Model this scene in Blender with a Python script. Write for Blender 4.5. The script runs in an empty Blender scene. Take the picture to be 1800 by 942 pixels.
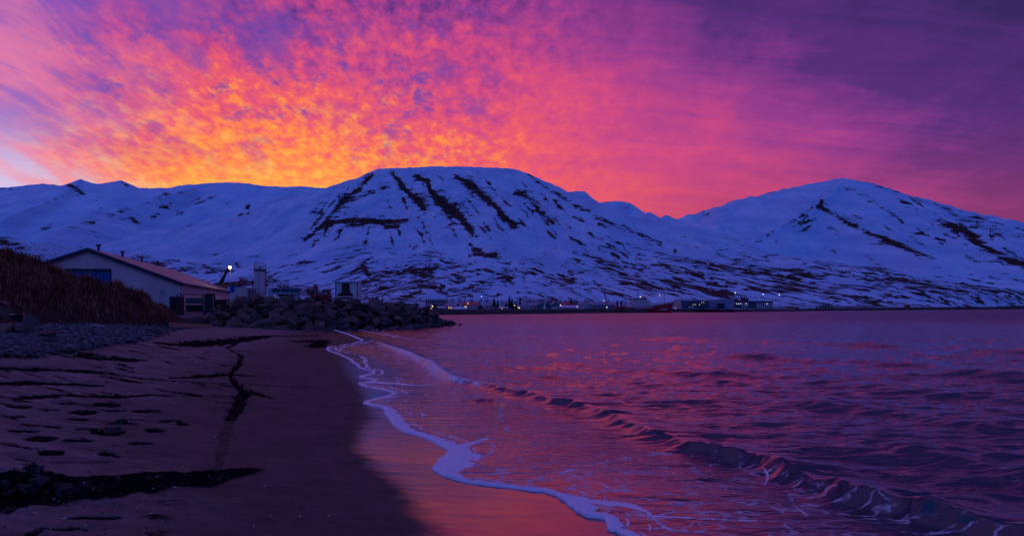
import bpy, bmesh, math, random
import numpy as np
from mathutils import Vector, Matrix, Euler

sc = bpy.context.scene
C = sc.collection
R = math.radians
random.seed(7)

# ------------------------------------------------------------------ camera
H = 2.3            # eye height over the water
F = 1200.0         # focal length in photograph pixels (1800 wide)
HY = 541.0         # horizon row
cam_d = bpy.data.cameras.new('camera')
cam = bpy.data.objects.new('camera', cam_d)
C.objects.link(cam)
cam.location = (0, 0, H)
cam.rotation_euler = (R(90), 0, 0)
cam_d.sensor_width = 36
cam_d.lens = 24
cam_d.shift_y = (HY - 471) / 1800
cam_d.clip_start = 0.1
cam_d.clip_end = 60000
sc.camera = cam

# ------------------------------------------------------------------ colour management
sc.view_settings.view_transform = 'Standard'
sc.view_settings.look = 'None'
sc.view_settings.exposure = 0.0
sc.view_settings.gamma = 1.0
sc.view_settings.use_curve_mapping = False
sc.cycles.use_denoising = True
sc.cycles.max_bounces = 6
sc.cycles.diffuse_bounces = 3
sc.cycles.glossy_bounces = 3
sc.cycles.transmission_bounces = 2
sc.cycles.volume_bounces = 0
sc.cycles.sample_clamp_indirect = 4

def lin(r, g, b):
    return tuple(((c / 255) / 12.92 if c / 255 <= 0.04045 else ((c / 255 + 0.055) / 1.055) ** 2.4) for c in (r, g, b))

class NT:
    """small helper to wire node trees"""
    def __init__(s, tree):
        s.t = tree; s.n = tree.nodes; s.l = tree.links
    def add(s, kind, ins=None, **kw):
        n = s.n.new(kind)
        for k, v in kw.items(): setattr(n, k, v)
        for k, v in (ins or {}).items(): s.put(n.inputs[k], v)
        return n
    def put(s, sock, v):
        if isinstance(v, bpy.types.NodeSocket): s.l.new(v, sock)
        else: sock.default_value = v
    def m(s, op, a, b=0.0, c=0.0, clamp=False):
        n = s.n.new('ShaderNodeMath'); n.operation = op; n.use_clamp = clamp
        s.put(n.inputs[0], a); s.put(n.inputs[1], b); s.put(n.inputs[2], c)
        return n.outputs[0]
    def sstep(s, v, a, b, lo=0.0, hi=1.0):
        n = s.n.new('ShaderNodeMapRange'); n.interpolation_type = 'SMOOTHSTEP'
        s.put(n.inputs[0], v); s.put(n.inputs[1], a); s.put(n.inputs[2], b); s.put(n.inputs[3], lo); s.put(n.inputs[4], hi)
        return n.outputs[0]
    def mix(s, f, a, b, mode='MIX'):
        n = s.n.new('ShaderNodeMix'); n.data_type = 'RGBA'; n.blend_type = mode
        s.put(n.inputs[0], f); s.put(n.inputs[6], a); s.put(n.inputs[7], b)
        return n.outputs[2]
    def ramp(s, f, stops, interp='LINEAR'):
        n = s.n.new('ShaderNodeValToRGB'); n.color_ramp.interpolation = interp
        cr = n.color_ramp
        while len(cr.elements) < len(stops): cr.elements.new(0.5)
        for e, (p, c) in zip(cr.elements, stops):
            e.position = p; e.color = (*c[:3], 1)
        s.put(n.inputs[0], f)
        return n.outputs[0]
    def noise(s, vec, scale, detail=2.0, rough=0.5, dist=0.0):
        n = s.n.new('ShaderNodeTexNoise')
        s.put(n.inputs['Vector'], vec); s.put(n.inputs['Scale'], scale); s.put(n.inputs['Detail'], detail)
        s.put(n.inputs['Roughness'], rough); s.put(n.inputs['Distortion'], dist)
        return n.outputs[0]
    def mapping(s, vec, scale=(1, 1, 1), loc=(0, 0, 0), rot=(0, 0, 0)):
        n = s.n.new('ShaderNodeMapping')
        s.put(n.inputs['Vector'], vec); n.inputs['Scale'].default_value = scale
        n.inputs['Location'].default_value = loc; n.inputs['Rotation'].default_value = rot
        return n.outputs[0]

# ------------------------------------------------------------------ world: afterglow on an altocumulus sheet, blue twilight overhead and behind
SUN_AZ, SUN_EL = -20.0, 2.0        # degrees right of the view axis / above the horizon
world = bpy.data.worlds.new('World'); sc.world = world; world.use_nodes = True
w = NT(world.node_tree); w.n.clear()
tc = w.add('ShaderNodeTexCoord').outputs['Generated']
sep = w.add('ShaderNodeSeparateXYZ', {0: tc})
dx, dy, dz = sep.outputs
az = w.m('MULTIPLY', w.m('ARCTAN2', dx, dy), 180 / math.pi)
el = w.m('MULTIPLY', w.m('ARCSINE', dz), 180 / math.pi)
da = w.m('ABSOLUTE', w.m('SUBTRACT', az, SUN_AZ))
elp = w.m('MAXIMUM', el, 0.0); elg = w.m('MAXIMUM', w.m('SUBTRACT', el, 3.0), 0.0)
# cloud-sheet coordinates: the direction carried to a flat layer overhead
inv = w.m('DIVIDE', 1.0, w.m('ADD', w.m('MAXIMUM', dz, 0.0), 0.28))
cp = w.add('ShaderNodeCombineXYZ', {0: w.m('MULTIPLY', dx, inv), 1: w.m('MULTIPLY', dy, inv), 2: 0.0}).outputs[0]
cells = w.noise(w.mapping(cp, (1.0, 0.62, 1), rot=(0, 0, R(20))), 34.0, 4.0, 0.58, 0.15)
cells2 = w.noise(w.mapping(cp, (1.0, 0.6, 1), (3.1, 7.7, 0), (0, 0, R(20))), 14.0, 3.0, 0.55, 0.2)
broad = w.noise(w.mapping(cp, (1.0, 0.7, 1), (9.3, 2.2, 0), (0, 0, R(-25))), 3.0, 3.0, 0.55, 0.3)
streak = w.noise(w.mapping(cp, (0.35, 1.6, 1), (1.3, 4.4, 0), (0, 0, R(-8))), 6.0, 5.0, 0.6, 0.5)
# the mackerel cells fade into smooth long streaks to the right
cellw = w.sstep(az, -12.0, 14.0, 1.0, 0.12)
n_c = w.m('ADD', w.m('MULTIPLY', w.m('SUBTRACT', cells, 0.5), 0.85), w.m('MULTIPLY', w.m('SUBTRACT', cells2, 0.5), 0.42))
n_s = w.m('MULTIPLY', w.m('SUBTRACT', streak, 0.5), 0.55)
n_b = w.m('MULTIPLY', w.m('SUBTRACT', broad, 0.5), 0.38)
g0 = w.m('SQRT', w.m('ADD', w.m('POWER', w.m('DIVIDE', da, 55.0), 2.0), w.m('POWER', w.m('DIVIDE', elg, 24.0), 2.0)))
nz = w.m('ADD', w.m('MULTIPLY', n_c, cellw), w.m('ADD', w.m('MULTIPLY', n_s, 0.55), n_b))
g = w.m('ADD', g0, w.m('MULTIPLY', nz, w.sstep(g0, 0.15, 0.55, 0.45, 1.0)))
glow = w.ramp(w.m('DIVIDE', g, 1.6), [
    (0.00, lin(255, 205, 110)), (0.15, lin(255, 176, 78)), (0.235, lin(255, 136, 74)), (0.33, lin(238, 90, 105)),
    (0.45, lin(205, 70, 130)), (0.56, lin(150, 56, 140)), (0.67, lin(88, 43, 122)), (0.80, lin(52, 36, 96)), (1.0, lin(40, 40, 120))])
# reddening of the sheet low over the horizon to the right
low = w.m('MULTIPLY', w.sstep(el, 14.0, 4.0), w.sstep(az, -5.0, 22.0))
low = w.m('MULTIPLY', low, w.sstep(az, 42.0, 20.0, 0.5, 1.0))
glow = w.mix(w.m('MULTIPLY', low, 0.75), glow, (*lin(178, 62, 92), 1))
# holes in the sheet show violet-blue sky
hole = w.noise(w.mapping(cp, (1.0, 0.7, 1), (5.5, 1.7, 0), (0, 0, R(20))), 17.0, 5.0, 0.66, 0.25)
holem = w.m('MULTIPLY', w.sstep(w.m('ADD', hole, w.m('MULTIPLY', w.m('SUBTRACT', broad, 0.5), 0.95)), 0.50, 0.72), w.m('MULTIPLY', w.sstep(el, 9.0, 17.0), w.sstep(az, 6.0, -10.0)))
glow = w.mix(w.m('MULTIPLY', holem, 0.85), glow, (*lin(98, 62, 162), 1))
patch = w.noise(w.mapping(cp, (1.0, 0.8, 1), (1.9, 6.1, 0), (0, 0, R(-30))), 5.0, 5.0, 0.62, 0.3)
patm = w.m('MULTIPLY', w.sstep(patch, 0.45, 0.62), w.m('MULTIPLY', w.sstep(el, 12.0, 19.0), w.sstep(az, -8.0, -20.0)))
glow = w.mix(w.m('MULTIPLY', patm, 0.72), glow, (*lin(104, 64, 164), 1))
# clear lane on the left: pale near the horizon, blue-violet above, thin pink streaks
clear = w.ramp(w.m('DIVIDE', elp, 45.0), [(0.0, lin(215, 205, 235)), (0.20, lin(190, 175, 228)), (0.32, lin(140, 100, 195)), (0.5, lin(100, 75, 185)), (1.0, lin(55, 70, 190))])
wisps = w.noise(w.mapping(cp, (1.3, 0.35, 1), (2, 8, 0), (0, 0, R(38))), 5.5, 5.0, 0.62, 0.3)
clear = w.mix(w.m('MULTIPLY', w.sstep(wisps, 0.42, 0.62), w.sstep(el, 30, 10, 0.35, 0.85)), clear, (*lin(240, 130, 165), 1))
edge = w.m('ADD', w.m('ADD', az, w.m('MULTIPLY', elp, -0.02)), w.m('MULTIPLY', w.m('SUBTRACT', broad, 0.5), 16.0))
clm = w.m('MULTIPLY', w.sstep(edge, -24.0, -38.0), w.sstep(az, -150.0, -90.0))
sky = w.mix(w.m('MULTIPLY', clm, 0.9), glow, clear)
gap = w.m('MULTIPLY', w.sstep(w.m('ADD', az, w.m('MULTIPLY', w.m('SUBTRACT', wisps, 0.5), 10.0)), -31.0, -37.5), w.m('MULTIPLY', w.sstep(el, 12.5, 7.5), w.sstep(az, -130.0, -80.0)))
sky = w.mix(w.m('MULTIPLY', gap, 0.75), sky, (*lin(212, 202, 238), 1))
# twilight blue high overhead and all round behind the viewer
ZENITH = (0.185, 0.098, 0.42, 1); BLUE = (0.042, 0.096, 0.53, 1)
up = w.sstep(el, 30.0, 72.0)
back = w.sstep(w.m('ABSOLUTE', az), 60.0, 110.0)
sky = w.mix(up, sky, ZENITH)
sky = w.mix(back, sky, BLUE)
nish = w.add('ShaderNodeTexSky', sky_type='NISHITA')
nish.sun_disc = False; nish.sun_elevation = R(SUN_EL); nish.sun_rotation = R(SUN_AZ)
bg1 = w.add('ShaderNodeBackground', {0: nish.outputs[0], 1: 0.004})
bg2 = w.add('ShaderNodeBackground', {0: sky, 1: 1.0})
addb = w.add('ShaderNodeAddShader', {0: bg1.outputs[0], 1: bg2.outputs[0]})
out = w.add('ShaderNodeOutputWorld', {0: addb.outputs[0]})
world.cycles.sampling_method = 'MANUAL'; world.cycles.sample_map_resolution = 512

# sun: already behind the range, only a faint wide warm glow is left of it
sun_d = bpy.data.lights.new('sun', 'SUN'); sun_d.energy = 0.3; sun_d.angle = R(4); sun_d.color = (1.0, 0.55, 0.4)
sun = bpy.data.objects.new('sun', sun_d); C.objects.link(sun)
sd = Vector((math.sin(R(SUN_AZ)) * math.cos(R(SUN_EL)), math.cos(R(SUN_AZ)) * math.cos(R(SUN_EL)), math.sin(R(SUN_EL))))
sun.rotation_euler = (-sd).to_track_quat('-Z', 'Y').to_euler()

# ------------------------------------------------------------------ helpers
def W(px, py, Y):
    """world point seen at photograph pixel (px, py) at distance Y"""
    return ((px - 900) / F * Y, Y, H + (HY - py) / F * Y)

_perm = np.random.RandomState(3).permutation(512)
_perm = np.concatenate([_perm, _perm, _perm])
_ang = np.random.RandomState(5).rand(512) * 2 * np.pi
_gx, _gy = np.cos(_ang), np.sin(_ang)
def noise2(x, y, seed=0):
    x = np.asarray(x, float); y = np.asarray(y, float)
    xi = np.floor(x).astype(int); yi = np.floor(y).astype(int)
    xf = x - xi; yf = y - yi
    u = xf * xf * xf * (xf * (xf * 6 - 15) + 10); v = yf * yf * yf * (yf * (yf * 6 - 15) + 10)
    def gr(ix, iy, fx, fy):
        h = _perm[(_perm[(ix + seed * 37) % 512] + iy) % 512]
        return _gx[h] * fx + _gy[h] * fy
    n00 = gr(xi, yi, xf, yf); n10 = gr(xi + 1, yi, xf - 1, yf)
    n01 = gr(xi, yi + 1, xf, yf - 1); n11 = gr(xi + 1, yi + 1, xf - 1, yf - 1)
    return (n00 + u * (n10 - n00)) * (1 - v) + (n01 + u * (n11 - n01)) * v
def fbm(x, y, oct=4, seed=0, gain=0.5):
    s = 0; a = 1.0
    for k in range(oct):
        s = s + a * noise2(x * 2 ** k, y * 2 ** k, seed + k * 11); a *= gain
    return s
def sst(v, a, b):
    t = np.clip((v - a) / (b - a), 0, 1)
    return t * t * (3 - 2 * t)

def link(name, mesh, mat=None, parent=None):
    o = bpy.data.objects.new(name, mesh)
    C.objects.link(o)
    if mat is not None: mesh.materials.append(mat)
    if parent is not None: o.parent = parent
    return o
def tag(o, label=None, cat=None, group=None, kind=None):
    if label: o['label'] = label
    if cat: o['category'] = cat
    if group: o['group'] = group
    if kind: o['kind'] = kind
    return o

def grid_mesh(name, X, Y, Z, mat, attrs=None, uv=None, keep=None, smooth=True):
    """one quad-grid mesh from 2-D coordinate arrays (rows x columns)"""
    nr, nc = X.shape
    co = np.stack([X, Y, Z], -1).reshape(-1, 3).astype(np.float32)
    idx = np.arange(nr * nc).reshape(nr, nc)
    q = np.stack([idx[:-1, :-1], idx[:-1, 1:], idx[1:, 1:], idx[1:, :-1]], -1).reshape(-1, 4)
    if keep is not None:
        k = keep.reshape(nr, nc)
        kk = (k[:-1, :-1] | k[:-1, 1:] | k[1:, 1:] | k[1:, :-1]).reshape(-1)
        q = q[kk]
    # make faces look upwards
    a = co[q[:, 1]] - co[q[:, 0]]; b = co[q[:, 2]] - co[q[:, 0]]
    if np.median(np.cross(a, b)[:, 2]) < 0: q = q[:, ::-1]
    used = np.unique(q); rem = np.full(nr * nc, -1); rem[used] = np.arange(len(used))
    q = rem[q]; co = co[used]
    me = bpy.data.meshes.new(name)
    me.vertices.add(len(co)); me.vertices.foreach_set('co', co.reshape(-1))
    me.loops.add(q.size); me.loops.foreach_set('vertex_index', q.reshape(-1).astype(np.int32))
    me.polygons.add(len(q)); me.polygons.foreach_set('loop_start', (np.arange(len(q)) * 4).astype(np.int32))
    me.polygons.foreach_set('loop_total', np.full(len(q), 4, np.int32))
    me.polygons.foreach_set('use_smooth', np.full(len(q), smooth))
    me.update(calc_edges=True)
    for k, v in (attrs or {}).items():
        at = me.attributes.new(k, 'FLOAT', 'POINT')
        at.data.foreach_set('value', np.asarray(v, np.float32).reshape(-1)[used])
    if uv is not None:
        at = me.attributes.new('suv', 'FLOAT_VECTOR', 'POINT')
        u3 = np.stack([uv[0], uv[1], np.zeros_like(uv[0])], -1).reshape(-1, 3)[used].astype(np.float32)
        at.data.foreach_set('vector', u3.reshape(-1))
    return link(name, me, mat)

def polydist(X, Y, pts):
    """distance to a 2-D polyline, its parameter (0..n-1) and the side (+ left)"""
    best = np.full(X.shape, 1e18); par = np.zeros(X.shape); side = np.zeros(X.shape)
    for i in range(len(pts) - 1):
        ax, ay = pts[i][:2]; bx, by = pts[i + 1][:2]
        ux, uy = bx - ax, by - ay; L2 = ux * ux + uy * uy + 1e-12
        t = np.clip(((X - ax) * ux + (Y - ay) * uy) / L2, 0, 1)
        ddx = X - ax - t * ux; ddy = Y - ay - t * uy
        d = ddx * ddx + ddy * ddy
        sd1 = (ux * (Y - ay) - uy * (X - ax)) / math.sqrt(L2)
        m = (d < best - 1e-9) | ((np.abs(d - best) <= 1e-9 + 1e-7 * best) & (np.abs(sd1) > np.abs(side)))
        best = np.where(m, d, best); par = np.where(m, i + t, par)
        side = np.where(m, sd1, side)
    return np.sqrt(best), par, side

# ------------------------------------------------------------------ materials
MATS = {}
def attr(n, name):
    return n.add('ShaderNodeAttribute', attribute_name=name)
def newmat(name):
    m = bpy.data.materials.new(name); m.use_nodes = True
    n = NT(m.node_tree); n.n.clear()
    b = n.add('ShaderNodeBsdfPrincipled'); o = n.add('ShaderNodeOutputMaterial', {0: b.outputs[0]})
    MATS[name] = m
    return m, n, b
def plain(name, col, rough=0.7, var=0.25, scale=6.0, metal=0.0, bump=0.15, bscale=None, streaks=False, spec=0.3):
    """painted / weathered everyday surface: colour broken up by two noises and a little relief"""
    m, n, b = newmat(name)
    o = n.add('ShaderNodeTexCoord').outputs['Object']
    v = n.mapping(o, (1, 1, 0.18)) if streaks else o
    a = n.noise(v, scale, 5, 0.6); c = n.noise(o, scale * 5, 3, 0.6)
    f = n.m('ADD', n.m('MULTIPLY', a, 0.7), n.m('MULTIPLY', c, 0.3))
    f = n.sstep(f, 0.32, 0.68)
    dark = tuple(x * (1 - var) for x in col); lite = tuple(min(1, x * (1 + var * 0.6)) for x in col)
    n.put(b.inputs['Base Color'], n.mix(f, (*dark, 1), (*lite, 1)))
    n.put(b.inputs['Roughness'], n.sstep(c, 0.2, 0.8, max(0, rough - 0.12), min(1, rough + 0.12)))
    b.inputs['Metallic'].default_value = metal
    b.inputs['Specular IOR Level'].default_value = spec
    if bump:
        bp = n.add('ShaderNodeBump', {'Strength': bump, 'Distance': 0.05, 'Height': n.noise(o, bscale or scale * 4, 4, 0.6)})
        n.put(b.inputs['Normal'], bp.outputs[0])
    return m
def glowmat(name, col, strength):
    m = bpy.data.materials.new(name); m.use_nodes = True
    n = NT(m.node_tree); n.n.clear()
    e = n.add('ShaderNodeEmission', {0: (*col, 1), 1: strength})
    n.add('ShaderNodeOutputMaterial', {0: e.outputs[0]})
    MATS[name] = m
    return m

def snow_material():
    m, n, b = newmat('snow_and_rock')
    suv = attr(n, 'suv').outputs['Vector']; cov = attr(n, 'cov').outputs['Fac']; rock = attr(n, 'rock').outputs['Fac']
    pos = n.add('ShaderNodeTexCoord').outputs['Object']
    warp = n.add('ShaderNodeVectorMath', {0: suv, 1: n.add('ShaderNodeVectorMath', {0: n.add('ShaderNodeTexNoise', {'Vector': suv, 'Scale': 1.7, 'Detail': 3.0}).outputs['Color'], 'Scale': 0.25}, operation='SCALE').outputs[0]}, operation='ADD').outputs[0]
    a = n.noise(n.mapping(warp, (1.0, 3.4, 1)), 4.0, 6, 0.6)
    c = n.noise(n.mapping(warp, (1.0, 3.6, 1), (4, 9, 0)), 11.0, 5, 0.6)
    big = n.noise(n.mapping(suv, (1.0, 2.0, 1), (7, 3, 0)), 1.1, 3, 0.5)
    f = n.m('ADD', n.m('MULTIPLY', a, 0.55), n.m('MULTIPLY', c, 0.45))
    f = n.m('ADD', f, n.m('MULTIPLY', n.m('SUBTRACT', big, 0.5), 0.10))
    thr = n.m('SUBTRACT', 0.74, n.m('MULTIPLY', cov, 0.222))
    streak = n.sstep(f, thr, n.m('ADD', thr, 0.022))
    # larger bare faces: soft painted stroke broken up by ragged noise
    rag = n.m('ADD', n.m('MULTIPLY', n.noise(n.mapping(warp, (1.6, 2.6, 1), (1, 2, 0)), 2.8, 7, 0.7), 0.6), n.m('MULTIPLY', n.noise(n.mapping(suv, (1.0, 9.0, 1), (1, 2, 0)), 3.2, 5, 0.65), 0.4))
    rr = n.m('ADD', rock, n.m('MULTIPLY', n.m('SUBTRACT', rag, 0.5), 3.4))
    face = n.m('MULTIPLY', n.sstep(rr, 0.5, 0.58), n.sstep(rock, 0.05, 0.3))
    mask = n.m('MAXIMUM', streak, face)
    stone = n.mix(n.sstep(n.noise(pos, 0.05, 5, 0.7), 0.35, 0.65), (0.028, 0.015, 0.016, 1), (0.075, 0.040, 0.036, 1))
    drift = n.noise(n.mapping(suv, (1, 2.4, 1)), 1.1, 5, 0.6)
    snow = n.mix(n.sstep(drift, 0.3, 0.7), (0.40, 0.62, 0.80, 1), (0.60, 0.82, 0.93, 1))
    n.put(b.inputs['Base Color'], n.mix(mask, snow, stone))
    b.inputs['Roughness'].default_value = 0.85; b.inputs['Specular IOR Level'].default_value = 0.1
    hgt = n.m('SUBTRACT', n.m('ADD', n.m('MULTIPLY', n.noise(n.mapping(suv, (1, 2.2, 1)), 2.0, 7, 0.6), 1.0), n.m('MULTIPLY', f, 0.5)), n.m('MULTIPLY', mask, 0.25))
    bp = n.add('ShaderNodeBump', {'Strength': 0.8, 'Distance': 34.0, 'Height': hgt})
    n.put(b.inputs['Normal'], bp.outputs[0])
    return m
SNOW = snow_material()

# ------------------------------------------------------------------ mountains
def fan(px0, px1, npx, Y0, Y1, nY, power=1.0):
    px = np.linspace(px0, px1, npx); t = np.linspace(0, 1, nY) ** power
    Yr = Y0 + (Y1 - Y0) * t
    P, Y = np.meshgrid(px, Yr)
    return P, (P - 900) / F * Y, Y

# shore of the bay: distance of the far waterline for each bearing
SH = [(-900, 118), (300, 125), (640, 165), (760, 222), (780, 224), (900, 251), (1000, 276), (1080, 307), (1200, 358), (1400, 462), (1600, 690), (1700, 900), (1755, 1120), (1900, 1700), (2600, 2600)]
def shoreY(px): return np.interp(px, [q[0] for q in SH], [q[1] for q in SH])

def ridge_height(X, Y, pts, D, p=1.7, tail=0.0):
    """height of the land round a crest polyline pts=[(px,py,Y)...]: falls concavely to nothing at distance D"""
    w3 = [W(*q) for q in pts]
    z = np.zeros(X.shape)
    for (a, b) in zip(w3[:-1], w3[1:]):
        ux, uy = b[0] - a[0], b[1] - a[1]; L2 = ux * ux + uy * uy
        t = np.clip(((X - a[0]) * ux + (Y - a[1]) * uy) / L2, 0, 1)
        d = np.hypot(X - a[0] - t * ux, Y - a[1] - t * uy)
        zc = a[2] + t * (b[2] - a[2])
        DD = D(zc) if callable(D) else D
        z = np.maximum(z, zc * np.clip(1 - d / DD, 0, 1) ** p)
    return z
def smax(a, b, k):
    h = np.clip(0.5 + 0.5 * (a - b) / k, 0, 1)
    return b + (a - b) * h + k * h * (1 - h)

def crest_profile(pts):
    w3 = sorted(W(*q) for q in pts)
    return [q[0] / q[1] for q in w3], [q[2] for q in w3]

def mountain(name, P, X, Y, crests, spurs, D, label_strokes=(), covf=None, rough=1.0, ulen=150.0, p=1.7, gul=1.0):
    Z = ridge_height(X, Y, crests, D, p)
    top = Z.max()
    rel = np.clip(Z / top, 0, 1)
    # gullies and soft undulation, strongest halfway down the faces
    body = rel * (1 - rel) * 4
    Z = Z + body * gul * rough * top * 0.085 * (fbm(X / (top * 0.28), Y / (top * 1.3), 4, 2) + 0.25 * fbm(X / (top * 0.1), Y / (top * 0.4), 3, 9))
    for s, Ds in spurs:
        Z = smax(Z, ridge_height(X, Y, s, Ds, 1.15), top * 0.025)
    Z = Z + rough * np.minimum(rel * 3, 1) * top * 0.004 * fbm(X / (top * 0.05), Y / (top * 0.05), 3, 4)
    Z = Z * sst(Y - shoreY(P), 40, 520)        # the slope runs out before the shore
    sx, sz = crest_profile(crests)
    cz = np.interp(X / Y, sx, sz)
    cz = np.convolve(np.pad(cz[0], 12, mode='edge'), np.ones(25) / 25, 'valid')[None, :] + 0 * X
    Q = 900 + F * X / Y; V = HY - F * (Z - H) / Y          # where each vertex of the surface appears
    rock = np.zeros(X.shape)
    for pts, wid, amt in label_strokes:
        d, par, _ = polydist(Q, V, pts)
        wd = np.interp(par, np.arange(len(wid)), wid)
        rock = np.maximum(rock, amt * np.maximum(np.exp(-(d / (wd * 1.25)) ** 2), 0.52 * np.exp(-(d / (wd * 3.2)) ** 2)))
    cov = covf(Q, V) if covf else np.zeros(X.shape)
    uv = (X / ulen, (Z - 0.28 * cz + 0.035 * Y) / ulen)
    o = grid_mesh(name, X, Y, Z - 4, SNOW, {'rock': rock, 'cov': cov}, uv, keep=(Z > 0.6))
    o['kind'] = 'structure'
    return o, Z

Tc = [(150, 541, 1100), (250, 505, 1250), (330, 462, 1450), (380, 428, 1700), (450, 394, 2000), (520, 362, 2300), (565, 345, 2450), (610, 329, 2600), (640, 310, 2650), (665, 298, 2700), (700, 294, 2700), (750, 291, 2750),
      (830, 291, 2750), (905, 296, 2700), (930, 304, 2700), (960, 324, 2650), (1000, 346, 2600), (1050, 371, 2550), (1100, 396, 2500), (1150, 418, 2450),
      (1200, 437, 2400), (1250, 455, 2300), (1350, 482, 2200), (1450, 502, 2100), (1600, 520, 2000), (1800, 536, 1900), (2000, 543, 1900)]
Ts = [([(690, 297, 2690), (715, 330, 2480), (742, 362, 2300)], 260),
      ([(742, 312, 2640), (775, 352, 2390), (805, 382, 2200), (830, 410, 2020)], 280),
      ([(815, 318, 2640), (850, 350, 2420), (905, 396, 2120)], 260),
      ([(912, 310, 2680), (945, 352, 2420), (975, 392, 2150)], 260),
      ([(600, 335, 2560), (585, 372, 2300), (545, 410, 2000)], 240),
      ([(560, 391, 2040), (640, 385, 2060), (715, 386, 2080)], 150)]
Tstrokes = [
    ([(690, 305), (702, 318), (715, 335), (735, 352), (745, 364)], [3, 4, 4, 9, 5], 1.0),
    ([(735, 310), (752, 318), (756, 333), (772, 350), (792, 368), (808, 378), (820, 392), (831, 408)], [4, 5, 4, 9, 11, 10, 6, 3], 1.0),
    ([(802, 310), (830, 325), (850, 345), (868, 358), (888, 380), (905, 393)], [3, 9, 6, 6, 5, 5], 0.9),
    ([(910, 335), (930, 345), (950, 370), (972, 390)], [6, 9, 7, 4], 0.7),
    ([(655, 305), (625, 335), (605, 350), (585, 372), (565, 395), (535, 420)], [3, 6, 8, 5, 5, 3], 0.75),
    ([(685, 325), (650, 335), (610, 355)], [4, 5, 4], 0.6),
    ([(575, 390), (610, 386), (650, 386), (680, 388), (715, 384)], [4, 5, 6, 4, 3], 1.0),
    ([(668, 382), (676, 395), (700, 395)], [4, 4, 3], 0.7),
    ([(575, 395), (570, 410)], [4, 4], 0.7), ([(600, 402), (596, 415)], [4, 3], 0.6),
    ([(930, 305), (960, 328), (1000, 352), (1050, 380), (1100, 400), (1160, 425)], [3, 4, 5, 6, 5, 4], 0.55),
    ([(825, 425), (840, 440), (870, 445)], [3, 9, 5], 0.85),
    ([(640, 470), (648, 478)], [8, 6], 0.75), ([(725, 472), (760, 482)], [8, 8], 0.7),
    ([(1010, 440), (1040, 452), (1060, 462)], [4, 5, 3], 0.5),
    ([(820, 442), (850, 470), (900, 485)], [2, 3, 3], 0.6)]
def Tcov(Q, V):
    c = 0.28 + 0.62 * sst(V, 400, 480) - 0.12 * sst(V, 500, 530)
    c = c + 0.25 * np.exp(-((Q - 700) / 140) ** 2) * sst(V, 395, 430)
    c = c - 0.45 * np.exp(-((Q - 480) / 70) ** 2) * sst(450 - V, 0, 40)
    c = c + 0.22 * sst(Q, 960, 1080) * sst(V, 340, 420)
    return c
_rt = random.Random(31)
def gully_strokes(n_, x0, x1, y0f, y1f, dirf):
    out_ = []
    for _k in range(n_):
        a_ = _rt.uniform(x0, x1); b_ = _rt.uniform(y0f(a_), y1f(a_)); L_ = _rt.uniform(10, 42); dx_, dy_ = dirf(a_)
        pts_ = [(a_ + dx_ * L_ * t_ + _rt.uniform(-3, 3), b_ + dy_ * L_ * t_ + _rt.uniform(-2, 2)) for t_ in (0, 0.33, 0.66, 1)]
        out_.append((pts_, [_rt.uniform(0.8, 1.8), _rt.uniform(1.5, 3.6), _rt.uniform(1.2, 3.2), 0.8], _rt.uniform(0.45, 0.8)))
    return out_
Tstrokes += gully_strokes(70, 560, 1010, lambda a: np.interp(a, [560, 650, 900, 1010], [350, 302, 300, 352]), lambda a: 415, lambda a: (np.interp(a, [560, 640, 700, 1000], [-0.75, -0.35, 0.45, 0.85]), 0.8))
Tstrokes += gully_strokes(26, 980, 1260, lambda a: np.interp(a, [980, 1260], [345, 462]), lambda a: np.interp(a, [980, 1260], [420, 490]), lambda a: (0.95, 0.42))
P, X, Y = fan(140, 2000, 760, 560, 3300, 270)
mountain('table_mountain', P, X, Y, Tc, Ts, lambda z: 900 + 2.05 * z, Tstrokes, Tcov)

Rc = [(1020, 420, 4300), (1100, 396, 4300), (1150, 381, 4300), (1240, 372, 4300), (1300, 350, 4250), (1360, 335, 4250), (1420, 322, 4200), (1480, 311, 4200), (1525, 318, 4200),
      (1580, 335, 4150), (1640, 358, 4100), (1700, 379, 4050), (1800, 402, 4000), (1950, 440, 3900)]
Rs = [([(1485, 313, 4180), (1452, 348, 3700), (1430, 365, 3500), (1380, 392, 3200), (1320, 420, 2900), (1250, 452, 2600)], 520),
      ([(1440, 360, 3550), (1500, 392, 3200), (1560, 420, 2900), (1640, 450, 2500)], 480),
      ([(1600, 350, 4100), (1650, 388, 3600), (1710, 425, 3200), (1790, 465, 2700)], 480),
      ([(1700, 380, 4050), (1760, 412, 3600), (1850, 450, 3100)], 420)]
Rstrokes = [
    ([(1445, 350), (1440, 362), (1460, 372), (1490, 390), (1525, 408), (1560, 420), (1600, 438), (1640, 452)], [4, 7, 4, 4, 6, 7, 6, 3], 0.75),
    ([(1650, 388), (1690, 400), (1720, 425), (1760, 448), (1800, 465)], [5, 9, 9, 8, 6], 0.75),
    ([(1430, 362), (1400, 385), (1350, 410)], [3, 3, 2], 0.45),
    ([(1480, 325), (1520, 345), (1560, 372)], [4, 6, 4], 0.42),
    ([(1510, 314), (1560, 330), (1640, 358), (1720, 382), (1800, 405)], [2, 3, 4, 5, 4], 0.5),
    ([(1660, 370), (1700, 385), (1790, 415)], [3, 4, 4], 0.5),
    ([(1605, 415), (1625, 405), (1640, 398)], [3, 3, 2], 0.5),
    ([(1235, 374), (1245, 376)], [3, 3], 0.5), ([(1350, 336), (1360, 336)], [3, 2], 0.6)]
Rstrokes += gully_strokes(46, 1440, 1800, lambda a: np.interp(a, [1440, 1490, 1800], [345, 318, 402]), lambda a: 450, lambda a: (0.88, 0.5))
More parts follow.
